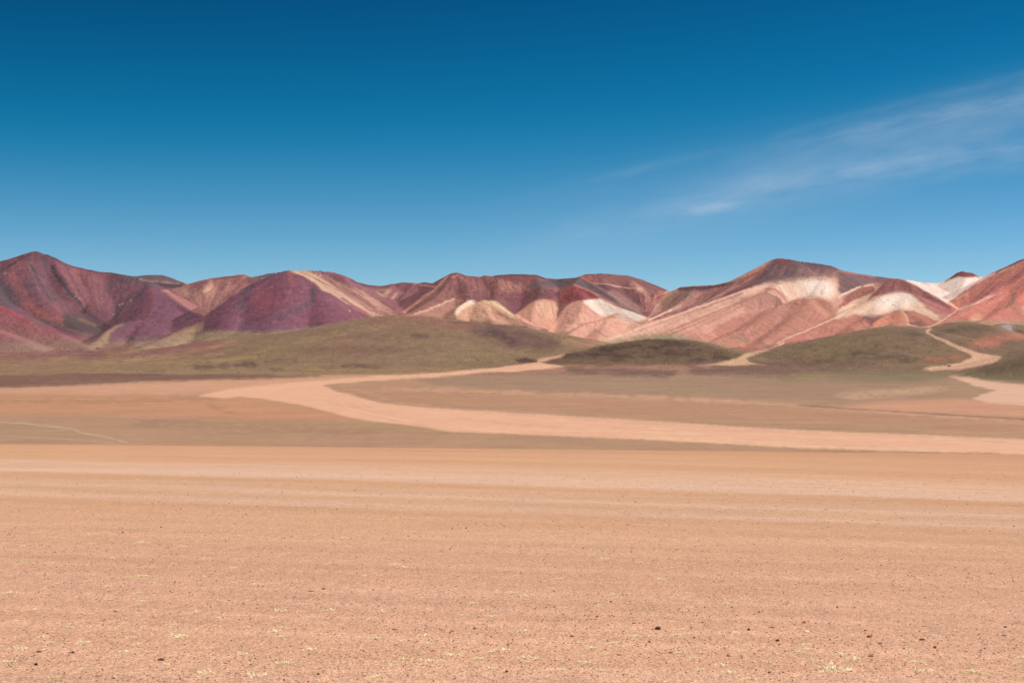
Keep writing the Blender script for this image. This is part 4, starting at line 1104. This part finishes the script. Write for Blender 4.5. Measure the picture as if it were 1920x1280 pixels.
def terrain_object(name, fmask, mats, matidx=None, label=None):
    """fmask: boolean over grid cells (nr-1, nc-1)"""
    fi, fj = np.nonzero(fmask)
    if len(fi) == 0:
        return None
    a = fi * nc + fj
    quads = np.stack([a, a + 1, a + nc + 1, a + nc], -1)
    used, inv = np.unique(quads, return_inverse=True)
    inv = inv.reshape(quads.shape).astype(np.int32)
    co = PX.reshape(-1, 3)[used].astype(f4)
    me = bpy.data.meshes.new(name)
    me.vertices.add(len(co))
    me.vertices.foreach_set('co', co.ravel())
    me.loops.add(inv.size)
    me.loops.foreach_set('vertex_index', inv.ravel())
    me.polygons.add(len(inv))
    me.polygons.foreach_set('loop_start', np.arange(0, inv.size, 4, dtype=np.int32))
    me.polygons.foreach_set('use_smooth', np.ones(len(inv), dtype=bool))
    for mt in mats:
        me.materials.append(mt)
    if matidx is not None:
        me.polygons.foreach_set('material_index', matidx[fi, fj].astype(np.int32))
    me.update(calc_edges=True)
    ca = me.color_attributes.new('rock', 'FLOAT_COLOR', 'POINT')
    cc = np.ones((len(co), 4), dtype=f4)
    cc[:, :3] = COL.reshape(-1, 3)[used]
    ca.data.foreach_set('color', cc.ravel())
    me.normals_split_custom_set_from_vertices(NRM.reshape(-1, 3)[used].astype(f4).tolist())
    o = bpy.data.objects.new(name, me)
    o['kind'] = 'structure'
    if label:
        o['label'] = label
    scene.collection.objects.link(o)
    return o


fid = ID[:-1, :-1]
wsh = (WSH[:-1, :-1] > .5) & (Y[:-1, :-1] > 1300) & (fid == 0)
NAMES = {
    'far': ('mountain', 'small grey summit far behind the purple mountain'),
    'bowl': ('mountain', 'pink bowl shaped slope between the purple and the crimson mountain'),
    'saddle': ('mountain', 'white striped saddle with a dark red knob on top'),
    'notch': ('mountain', 'low maroon ridge with two beige patches in the gap'),
    'backdome': ('mountain', 'rounded red brown summit with a thin pale line across it'),
    'purple': ('mountain', 'tall dark purple mountain with dark gullies at the left'),
    'spur': ('mountain', 'purple rocky spur running down beside the tall purple mountain'),
    'crimson': ('mountain', 'dark crimson cone in front of the beige flank'),
    'beige': ('mountain', 'beige and pink striped flank behind the crimson cone'),
    'dappled': ('mountain', 'red brown mountain with pale and salmon domes at its foot'),
    'great': ('mountain', 'great right mountain with dark cap and white patch'),
    'redhill': ('mountain', 'low red hill below the white patch'),
    'knee': ('mountain', 'small brown hump with a thin pale rim'),
    'dome': ('mountain', 'domed mountain with a bright white band across it'),
    'rust': ('mountain', 'rust red mountain cut off by the right edge'),
    'longhill': ('hill', 'long low olive hill left of centre'),
    'darkhill': ('hill', 'dark brown hill with black stony blotches'),
    'rounded': ('hill', 'broad rounded olive hill right of the dark hill'),
    'knoll': ('hill', 'olive and pink knoll at the foot of the rust red mountain'),
    'sidehill': ('hill', 'dark olive hill rising out of the right edge'),
    'apronhill': ('hill', 'low yellow green rise below the purple mountain'),
}
green_ids = ('longhill', 'darkhill', 'rounded', 'knoll', 'sidehill', 'apronhill')
for k_, nm in enumerate(IDS):
    if nm == 'ground':
        yc = Y[:-1, :-1]
        mi = np.where(yc < 262, 0, np.where(yc > 3900, 2, 1))
        terrain_object('ground', (fid == 0) & ~wsh, [M_ground, M_floor, M_grass], mi, 'pink gravel plain, valley floor and aprons')
    else:
        n_, lb = NAMES[nm]
        terrain_object(n_, fid == k_, [M_grass if nm in green_ids else M_rock], None, lb)
terrain_object('riverbed', wsh, [M_wash], None, 'pale salmon dry wash bending across the valley floor')

# ------------------------------------------------------------------ stones, gravel and grass on the foreground slope
def fg_point(u, v):
    t = (u - 960.0) / F
    Yp = 3.0 / max((v - VH) / F - .0631 - .0104 * t, .012)
    Yp = min(Yp, 245.0)
    return t * Yp, Yp


def fg_z(x, y):
    return float(ground_h(np.array([x]), np.array([y]))[0]) + CZ


def simple_mat(name, c, var=.25, scale=40.0, rough=.9):
    m, nt, b = new_mat(name)
    nd, lk = nt.nodes, nt.links
    tc = N(nd, 'ShaderNodeTexCoord')
    t = N(nd, 'ShaderNodeTexNoise')
    t.inputs['Scale'].default_value = scale
    t.inputs['Detail'].default_value = 4
    lk.new(tc.outputs['Object'], t.inputs[0])
    oi = N(nd, 'ShaderNodeObjectInfo')
    r = N(nd, 'ShaderNodeMapRange')
    r.inputs[1].default_value, r.inputs[2].default_value = .25, .75
    r.inputs[3].default_value, r.inputs[4].default_value = 1 - var, 1 + var
    lk.new(t.outputs[0], r.inputs[0])
    q = N(nd, 'ShaderNodeMapRange')
    q.inputs[3].default_value, q.inputs[4].default_value = .75, 1.25
    lk.new(oi.outputs['Random'], q.inputs[0])
    mu = N(nd, 'ShaderNodeMath', operation='MULTIPLY')
    lk.new(r.outputs[0], mu.inputs[0])
    lk.new(q.outputs[0], mu.inputs[1])
    x = N(nd, 'ShaderNodeVectorMath', operation='SCALE')
    x.inputs[0].default_value = tuple(lin(c))
    lk.new(mu.outputs[0], x.inputs[3])
    lk.new(x.outputs[0], b.inputs['Base Color'])
    b.inputs['Roughness'].default_value = rough
    return m


M_STONE = {
    'brown': simple_mat('brown_stone', (160, 112, 88)),
    'dark': simple_mat('dark_brown_stone', (116, 78, 62)),
    'red': simple_mat('reddish_stone', (182, 118, 98)),
    'grey': simple_mat('grey_stone', (196, 160, 136)),
    'tan': simple_mat('tan_stone', (206, 160, 128)),
    'pale': simple_mat('pale_stone', (232, 200, 178)),
}


def ico(sub):
    p = (1 + 5 ** .5) / 2
    v = [(-1, p, 0), (1, p, 0), (-1, -p, 0), (1, -p, 0), (0, -1, p), (0, 1, p), (0, -1, -p), (0, 1, -p), (p, 0, -1), (p, 0, 1), (-p, 0, -1), (-p, 0, 1)]
    v = [np.array(a) / np.linalg.norm(a) for a in v]
    f = [(0, 11, 5), (0, 5, 1), (0, 1, 7), (0, 7, 10), (0, 10, 11), (1, 5, 9), (5, 11, 4), (11, 10, 2), (10, 7, 6), (7, 1, 8), (3, 9, 4), (3, 4, 2), (3, 2, 6), (3, 6, 8), (3, 8, 9), (4, 9, 5), (2, 4, 11), (6, 2, 10), (8, 6, 7), (9, 8, 1)]
    for _ in range(sub):
        cache, nf = {}, []

        def mid(a, b):
            k = (min(a, b), max(a, b))
            if k not in cache:
                w = v[a] + v[b]
                v.append(w / np.linalg.norm(w))
                cache[k] = len(v) - 1
            return cache[k]
        for a, b, c in f:
            ab, bc, ca_ = mid(a, b), mid(b, c), mid(c, a)
            nf += [(a, ab, ca_), (b, bc, ab), (c, ca_, bc), (ab, bc, ca_)]
        f = nf
    return np.array(v), f


def rock_mesh(name, seed, flat, mat, sub=3):
    v, f = ico(sub)
    rr = np.random.default_rng(seed)
    # chip the ball with random planes so it has facets and edges
    for _ in range(11):
        n = rr.normal(size=3)
        n /= np.linalg.norm(n)
        d = rr.uniform(.62, .9)
        over = np.maximum(v @ n - d, 0)
        v = v - over[:, None] * n
    v = v * (1 + .05 * vnoise(v[:, 0] * 5 + seed, v[:, 1] * 5 + v[:, 2] * 3, seed))[:, None]
    v = v * np.array([1.0, rr.uniform(.65, .85), flat])
    v = v / (v[:, 0].max() - v[:, 0].min())
    me = bpy.data.meshes.new(name)
    me.from_pydata(v.tolist(), [], f)
    me.materials.append(mat)
    me.update()
    return me


STONE_M = {}


def stone_mesh(kind, shape, var):
    k = (kind, shape, var)
    if k not in STONE_M:
        STONE_M[k] = rock_mesh('stone', 11 * len(STONE_M) + var, {'round': .78, 'flat': .38, 'slab': .2}[shape], M_STONE[kind], 3)
    return STONE_M[k]


def put_stone(u, v, wpx, kind, shape, rot, label, group=None):
    x, y = fg_point(u, v)
    size = wpx / F * y * .9
    me = stone_mesh(kind, shape, random.randrange(3))
    o = bpy.data.objects.new('stone', me)
    hgt = {'round': .6, 'flat': .3, 'slab': .16}[shape]
    o.location = (x, y, fg_z(x, y) + size * hgt * .28)
    o.rotation_euler = (random.uniform(-.15, .15), random.uniform(-.15, .15), rot)
    o.scale = (size, size, size)
    o['label'] = label
    o['category'] = 'stone'
    if group:
        o['group'] = group
    scene.collection.objects.link(o)
    return o


NAMED_STONES = [
    (1233, 1179, 13, 'dark', 'round', 'round dark brown stone, the most prominent one on the gravel right of centre'),
    (1435, 1166, 14, 'grey', 'flat', 'half buried grey stone with a dark crescent of shade on its left'),
    (1508, 1168, 9, 'red', 'round', 'small reddish stone just above the pale broken stone'),
    (1511, 1184, 14, 'pale', 'flat', 'pale whitish broken stone, the lightest in the foreground'),
    (1427, 1219, 14, 'grey', 'flat', 'flat grey stone shaded underneath, below the half buried grey one'),
    (1367, 1229, 11, 'brown', 'flat', 'brown clod of earth between pale grass tufts right of centre'),
    (1447, 1176, 14, 'brown', 'slab', 'thin brown slab lying just under the half buried grey stone'),
    (1404, 1181, 7, 'dark', 'round', 'small dark lump left of the thin brown slab'),
    (1601, 1200, 14, 'tan', 'flat', 'tan flat stone with a dark lower edge, left one of a close pair'),
    (1630, 1195, 11, 'brown', 'round', 'brown stone, right and upper one of a close pair'),
    (1728, 1200, 13, 'dark', 'flat', 'dark brown flat stone alone on the gravel at the right'),
    (1883, 1192, 14, 'grey', 'flat', 'grey flat stone nearest the right edge of the photo'),
    (1632, 1230, 13, 'red', 'flat', 'purplish clod below the close pair of stones'),
    (1489, 1270, 14, 'tan', 'flat', 'tan flat stone at the bottom edge right of centre'),
    (1442, 1261, 7, 'dark', 'round', 'small pointed brown stone near the bottom edge right of centre'),
    (1163, 1227, 15, 'brown', 'slab', 'long thin brown slab below the round dark brown stone'),
    (1073, 1192, 10, 'tan', 'round', 'tan stone with a dark foot beside a pale tuft, centre right'),
    (912, 1143, 10, 'pale', 'flat', 'small pinkish white stone near the middle of the gravel'),
    (740, 1179, 11, 'brown', 'flat', 'brown crumbly clod left of centre above a pale tuft'),
    (891, 1177, 9, 'red', 'flat', 'flat reddish stone left of centre'),
    (813, 1219, 11, 'red', 'flat', 'reddish clod just above two wide grass tufts left of centre'),
    (302, 1237, 14, 'dark', 'flat', 'largest dark flat stone in the left part of the gravel'),
    (137, 1224, 8, 'brown', 'round', 'round brown stone near the lower left corner'),
    (73, 1222, 13, 'brown', 'flat', 'wide low brown clod left of the round brown stone'),
    (215, 1271, 8, 'pale', 'round', 'small pale pink stone at the bottom edge on the left'),
    (183, 1267, 10, 'red', 'flat', 'dark reddish stone at the bottom edge on the left'),
    (217, 1147, 10, 'dark', 'slab', 'thin dark sliver of stone tilted upward on the left'),
    (583, 1108, 14, 'dark', 'slab', 'long thin dark sliver, left one of two in the middle left'),
    (607, 1104, 9, 'dark', 'flat', 'short dark stone at the right end of a thin dark sliver'),
    (423, 1242, 10, 'dark', 'slab', 'flat dark stone right of the largest dark one on the left'),
]
for (u_, v_, w_, kd, sh, lb) in NAMED_STONES:
    put_stone(u_, v_, w_, kd, sh, random.uniform(-.5, .5), lb)
SMALL = [(1424, 1148, 6), (1413, 1152, 5), (1292, 1145, 7), (1317, 1167, 6), (1302, 1195, 5), (1458, 1201, 8), (1650, 1207, 9), (1685, 1166, 7), (1623, 1183, 6), (1732, 1175, 7), (1753, 1215, 8), (1885, 1177, 6),
         (1821, 1022, 4), (1609, 1067, 5), (1570, 1139, 5), (1120, 1155, 7), (1188, 1168, 8), (1218, 1203, 6), (1195, 1207, 5), (1135, 1217, 6), (1257, 1223, 8), (953, 1207, 8), (1145, 1128, 5), (1037, 978, 4), (1215, 982, 4),
         (950, 1258, 7), (68, 1247, 9), (230, 1000, 5), (302, 989, 4), (597, 1263, 7), (848, 992, 4), (874, 991, 4), (844, 1029, 4), (1131, 1034, 4), (1093, 1028, 5), (700, 1106, 4), (677, 1130, 4), (772, 1130, 3), (828, 1132, 4)]
grp = 'small brown stones scattered over the gravel'
for (u_, v_, w_) in SMALL:
    put_stone(u_, v_, w_, random.choice(['dark', 'brown']), random.choice(['flat', 'flat', 'round']), random.uniform(-1, 1), 'small brown stone scattered on the pink gravel', grp)
n_small = 0
while n_small < 230:
    v_ = 1280 - 395 * random.random() ** 1.5
    u_ = random.uniform(0, 1920)
    w_ = random.uniform(2.2, 5.5) * (.6 + .4 * (v_ - 880) / 400)
    if v_ < 1130 and random.random() < .5 and vnoise(np.array([u_ / 160]), np.array([v_ / 30]), 9)[0] < 0:
        continue
    put_stone(u_, v_, w_, random.choice(['dark', 'brown', 'brown', 'red', 'tan']), random.choice(['flat', 'flat', 'round']), random.uniform(-2, 2), 'small brown stone scattered on the pink gravel', grp)
    n_small += 1

# the loose gravel itself: nobody could count it
def gravel():
    bv, bf = ico(0)
    bf = np.array(bf)
    rr = np.random.default_rng(5)
    V, Fc, C = [], [], []
    npeb = 15000
    vv_ = 1330 - 445 * rr.random(npeb) ** 1.1
    uu_ = rr.uniform(-60, 1980, npeb)
    t = (uu_ - 960) / F
    yy_ = np.minimum(3.0 / np.maximum((vv_ - VH) / F - .0631 - .0104 * t, .012), 240)
    xx_ = t * yy_
    clump = vnoise(xx_ / 2.1, yy_ / 1.2, 15) + vnoise(xx_ / 9, yy_ / 5, 16)
    keep = clump > rr.uniform(-1.3, .9, npeb)
    xx_, yy_ = xx_[keep], yy_[keep]
    zz_ = ground_h(xx_, yy_) + CZ
    pal = np.array([lin(c) for c in [(150, 100, 78), (176, 120, 96), (200, 142, 116), (226, 176, 150), (244, 214, 190), (116, 76, 62), (176, 112, 90)]])
    n = len(xx_)
    sz = rr.uniform(.004, .014, n) * (.7 + yy_ / 28)
    base = bv[None] * rr.uniform(.6, 1.2, (n, 12, 1))
    base = base * np.stack([sz, sz * rr.uniform(.6, 1, n), sz * rr.uniform(.35, .7, n)], -1)[:, None]
    a = rr.uniform(0, 6.28, n)
    ca, sa = np.cos(a)[:, None], np.sin(a)[:, None]
    bx = base[..., 0] * ca - base[..., 1] * sa
    by = base[..., 0] * sa + base[..., 1] * ca
    P_ = np.stack([bx + xx_[:, None], by + yy_[:, None], base[..., 2] + (zz_ + sz * .15)[:, None]], -1).reshape(-1, 3)
    Fi = (bf[None] + 12 * np.arange(n)[:, None, None]).reshape(-1, 3)
    col = pal[rr.choice(len(pal), n, p=[.16, .22, .2, .12, .1, .07, .13])] * rr.uniform(.8, 1.15, (n, 1))
    me = bpy.data.meshes.new('gravel')
    me.vertices.add(len(P_))
    me.vertices.foreach_set('co', P_.astype(f4).ravel())
    me.loops.add(Fi.size)
    me.loops.foreach_set('vertex_index', Fi.astype(np.int32).ravel())
    me.polygons.add(len(Fi))
    me.polygons.foreach_set('loop_start', np.arange(0, Fi.size, 3, dtype=np.int32))
    me.update(calc_edges=True)
    at = me.color_attributes.new('rock', 'FLOAT_COLOR', 'POINT')
    cc = np.ones((len(P_), 4), dtype=f4)
    cc[:, :3] = np.repeat(col, 12, axis=0)
    at.data.foreach_set('color', cc.ravel())
    m, nt, b = new_mat('loose_pebbles')
    vc = N(nt.nodes, 'ShaderNodeVertexColor', layer_name='rock')
    nt.links.new(vc.outputs[0], b.inputs['Base Color'])
    me.materials.append(m)
    o = bpy.data.objects.new('gravel', me)
    o['kind'] = 'stuff'
    o['label'] = 'loose pink and brown gravel strewn over the foreground slope'
    scene.collection.objects.link(o)


gravel()


# scrub and tussock on the far hills: a stipple of low dark cushions, past counting
def scrub():
    bv, bf = ico(0)
    bf = np.array(bf)
    rr = np.random.default_rng(8)
    dens = np.clip(.45 + .9 * fbm(X / 260.0, Y / 260.0, 3, 201, .6), .05, 1) * (Y > 3700) * (Y < 6300) * (WSH < .15) * low * (U > -120) * (U < 2040)
    dens = dens * np.where(ID == IDS.index('darkhill'), 1.6, 1.0) * np.where((ID == 0) & (Y < 4300), .5, 1) * Y
    p = (dens / dens.sum()).ravel()
    n = 24000
    pick = rr.choice(p.size, n, p=p)
    jx, jy = rr.uniform(-3, 3, n), rr.uniform(-5, 5, n)
    px, py, pz = X.ravel()[pick] + jx, Y.ravel()[pick] + jy, Z.ravel()[pick]
    sz = rr.uniform(.6, 1.6, n) * np.where(rr.random(n) < .08, 1.5, 1)
    base = bv[None] * rr.uniform(.7, 1.15, (n, 12, 1)) * np.stack([sz, sz, sz * .6], -1)[:, None]
    P_ = (base + np.stack([px, py, pz + sz * .1], -1)[:, None]).reshape(-1, 3)
    Fi = (bf[None] + 12 * np.arange(n)[:, None, None]).reshape(-1, 3)
    pal = np.array([lin(c) for c in [(122, 100, 78), (108, 88, 74), (140, 122, 84), (156, 138, 100), (116, 92, 82)]])
    col = pal[rr.choice(5, n)]
    me = bpy.data.meshes.new('scrub')
    me.vertices.add(len(P_))
    me.vertices.foreach_set('co', P_.astype(f4).ravel())
    me.loops.add(Fi.size)
    me.loops.foreach_set('vertex_index', Fi.astype(np.int32).ravel())
    me.polygons.add(len(Fi))
    me.polygons.foreach_set('loop_start', np.arange(0, Fi.size, 3, dtype=np.int32))
    me.update(calc_edges=True)
    at = me.color_attributes.new('rock', 'FLOAT_COLOR', 'POINT')
    cc = np.ones((len(P_), 4), dtype=f4)
    cc[:, :3] = np.repeat(col, 12, axis=0)
    at.data.foreach_set('color', cc.ravel())
    m, nt, b = new_mat('tussock')
    vc = N(nt.nodes, 'ShaderNodeVertexColor', layer_name='rock')
    nt.links.new(vc.outputs[0], b.inputs['Base Color'])
    me.materials.append(m)
    o = bpy.data.objects.new('scrub', me)
    o['kind'] = 'stuff'
    o['label'] = 'sparse low tussocks stippling the olive hills'
    scene.collection.objects.link(o)


scrub()


# low cushions of dry grass
def blade_mat(name, c):
    m, nt, b = new_mat(name)
    nd, lk = nt.nodes, nt.links
    geo = N(nd, 'ShaderNodeNewGeometry')
    r = N(nd, 'ShaderNodeMapRange')
    r.inputs[3].default_value, r.inputs[4].default_value = .72, 1.2
    lk.new(geo.outputs['Random Per Island'], r.inputs[0])
    x = N(nd, 'ShaderNodeVectorMath', operation='SCALE')
    x.inputs[0].default_value = tuple(lin(c))
    lk.new(r.outputs[0], x.inputs[3])
    lk.new(x.outputs[0], b.inputs['Base Color'])
    return m


M_STRAW = blade_mat('straw_blades', (252, 238, 194))
M_GREEN = blade_mat('green_blades', (206, 194, 124))


def tuft_mesh(seed, mats, aspect, n=230, greens=.1):
    rr = random.Random(seed)
    vs_, fs_, mi = [], [], []
    for i in range(n):
        a = rr.uniform(0, 6.283)
        rad = rr.random() ** .6
        cx, cy = math.cos(a) * rad * .46, math.sin(a) * rad * .46 * aspect
        # ragged outline: skip blades in a few sectors
        if math.sin(a * 3 + seed) > .5 and rad > .55:
            continue
        h = rr.uniform(.03, .12) * (1.15 - .6 * rad)
        la, ln = rr.uniform(0, 6.283), rr.uniform(.06, .17)
        dx, dy = math.cos(la) * ln + cx * .2, math.sin(la) * ln + cy * .2
        w = rr.uniform(.008, .018)
        px, py = -math.sin(la) * w, math.cos(la) * w
        b = len(vs_)
        vs_ += [(cx - px, cy - py, -.01), (cx + px, cy + py, -.01), (cx + dx * .5 + px * .8, cy + dy * .5 + py * .8, h * .7), (cx + dx * .5 - px * .8, cy + dy * .5 - py * .8, h * .7), (cx + dx, cy + dy, h)]
        fs_ += [(b, b + 1, b + 2, b + 3), (b + 3, b + 2, b + 4)]
        g = 1 if rr.random() < greens else 0
        mi += [g, g]
    me = bpy.data.meshes.new('grass_tuft')
    me.from_pydata(vs_, [], fs_)
    for m_ in mats:
        me.materials.append(m_)
    me.polygons.foreach_set('material_index', mi)
    me.update()
    return me


T_PALE = [tuft_mesh(100 + i, [M_STRAW, M_GREEN], .9 + .5 * (i % 3), 200, .08) for i in range(6)]
T_GREEN = [tuft_mesh(200 + i, [M_STRAW, M_GREEN], 1.0, 260, .55) for i in range(3)]


def put_tuft(u, v, wpx, green, label, group=None):
    x, y = fg_point(u, v)
    size = wpx / F * y * 1.3
    me = random.choice(T_GREEN if green else T_PALE)
    o = bpy.data.objects.new('grass_tuft', me)
    o.location = (x, y, fg_z(x, y))
    hs = min(1.0, .20 / max(size, .01)) if size > .2 else 1.0
    o.scale = (size, size * random.uniform(.8, 1.3), size * max(hs, .5) * random.uniform(.8, 1.1))
    o.rotation_euler = (0, 0, random.uniform(-.5, .5))
    o['label'] = label
    o['category'] = 'grass tuft'
    if group:
        o['group'] = group
    scene.collection.objects.link(o)


NAMED_TUFTS = [
    (102, 1271, 26, 1, 'green yellow grass tuft at the bottom edge near the lower left corner'),
    (233, 1240, 15, 1, 'small greenish tuft below a pale one in the left part of the gravel'),
    (600, 1171, 17, 1, 'small olive green tuft left of centre, the greenest one'),
    (533, 1243, 30, 1, 'wide yellow green tuft left of centre near the bottom edge'),
    (758, 1235, 28, 1, 'green and straw tuft left of a wide pale tuft in the lower middle'),
    (803, 1238, 30, 0, 'wide pale tuft touching a green one in the lower middle'),
    (848, 1227, 32, 0, 'long pale tuft right of the reddish clod in the lower middle'),
    (993, 1234, 36, 0, 'widest straw coloured tuft just right of the middle near the bottom'),
    (1560, 1257, 52, 0, 'very long thin strip of pale grass near the bottom edge at the right'),
    (1737, 1259, 34, 0, 'wide pale tuft left of the yellow green one at the lower right'),
    (1828, 1261, 36, 1, 'large yellow green tuft near the lower right corner'),
    (480, 1267, 36, 0, 'long pale tuft at the bottom edge in the left half'),
    (152, 1205, 24, 0, 'pale tuft above the round brown stone near the lower left corner'),
    (62, 1144, 15, 0, 'round grey green tuft nearest the left edge, upper of two'),
    (433, 1065, 13, 0, 'small ring shaped tuft far up the slope left of centre'),
    (977, 1071, 10, 0, 'tiny bright tuft alone in the middle of the gravel'),
]
for (u_, v_, w_, g_, lb) in NAMED_TUFTS:
    put_tuft(u_, v_, w_, g_, lb)
TUFTS = [(30, 1163, 9), (260, 1163, 14), (363, 1148, 20), (222, 1176, 12), (128, 1177, 14), (243, 1195, 16), (312, 1202, 8), (235, 1223, 22), (13, 1241, 26), (37, 1218, 24), (530, 1175, 14), (462, 1175, 14), (517, 1184, 22),
         (452, 1226, 20), (382, 1261, 28), (583, 1218, 24), (155, 1255, 14), (247, 1262, 12), (333, 1193, 30), (412, 1158, 16), (433, 1133, 10), (523, 1146, 22), (617, 1145, 22), (267, 1127, 18), (203, 1124, 12), (20, 1112, 24),
         (205, 1046, 16), (263, 1017, 24), (173, 1019, 10), (340, 1023, 18), (43, 1050, 18), (20, 1033, 14), (82, 1057, 14), (478, 1095, 16), (523, 1093, 8), (380, 1047, 10), (260, 1082, 30), (380, 1081, 12), (700, 1195, 20),
         (800, 1204, 16), (793, 1191, 20), (728, 1228, 14), (900, 1234, 26), (940, 1219, 26), (925, 1155, 14), (935, 1172, 12), (980, 1183, 18), (1070, 1187, 14), (1190, 1192, 20), (1215, 1192, 12), (1270, 1190, 20), (1100, 1242, 26),
         (1055, 1255, 16), (1128, 1256, 18), (1112, 1215, 20), (1082, 1204, 12), (1150, 1205, 18), (713, 1147, 22), (735, 1152, 10), (870, 1153, 16), (707, 1267, 24), (1127, 1133, 12), (1150, 1115, 18), (1053, 1139, 16), (778, 1047, 10),
         (683, 1080, 10), (767, 1065, 18), (797, 1101, 10), (1132, 1178, 10), (917, 1252, 14), (1378, 1187, 14), (1390, 1220, 18), (1300, 1232, 14), (1355, 1248, 22), (1367, 1262, 24), (1497, 1223, 20), (1535, 1240, 20), (1913, 1233, 16),
         (1913, 1269, 14), (1600, 1237, 22), (1407, 1273, 22), (1862, 1213, 14), (1510, 1209, 20), (1578, 1228, 18), (1363, 1132, 18), (1717, 1242, 26), (1783, 1243, 16), (1440, 1242, 20), (1743, 1232, 10), (1588, 1093, 10), (1387, 1006, 8),
         (1557, 1010, 10), (1693, 1000, 10)]
tg = 'pale dry grass tufts dotted over the gravel'
for (u_, v_, w_) in TUFTS:
    put_tuft(u_, v_, w_, random.random() < .08, 'pale straw coloured tuft of dry grass low on the gravel', tg)
for i in range(190):
    v_ = random.uniform(1000, 1280)
    u_ = random.uniform(0, 1920)
    if u_ > 1300 and v_ < 1180 and random.random() < .7:
        continue
    put_tuft(u_, v_, random.uniform(6, 16), False, 'pale straw coloured tuft of dry grass low on the gravel', tg)
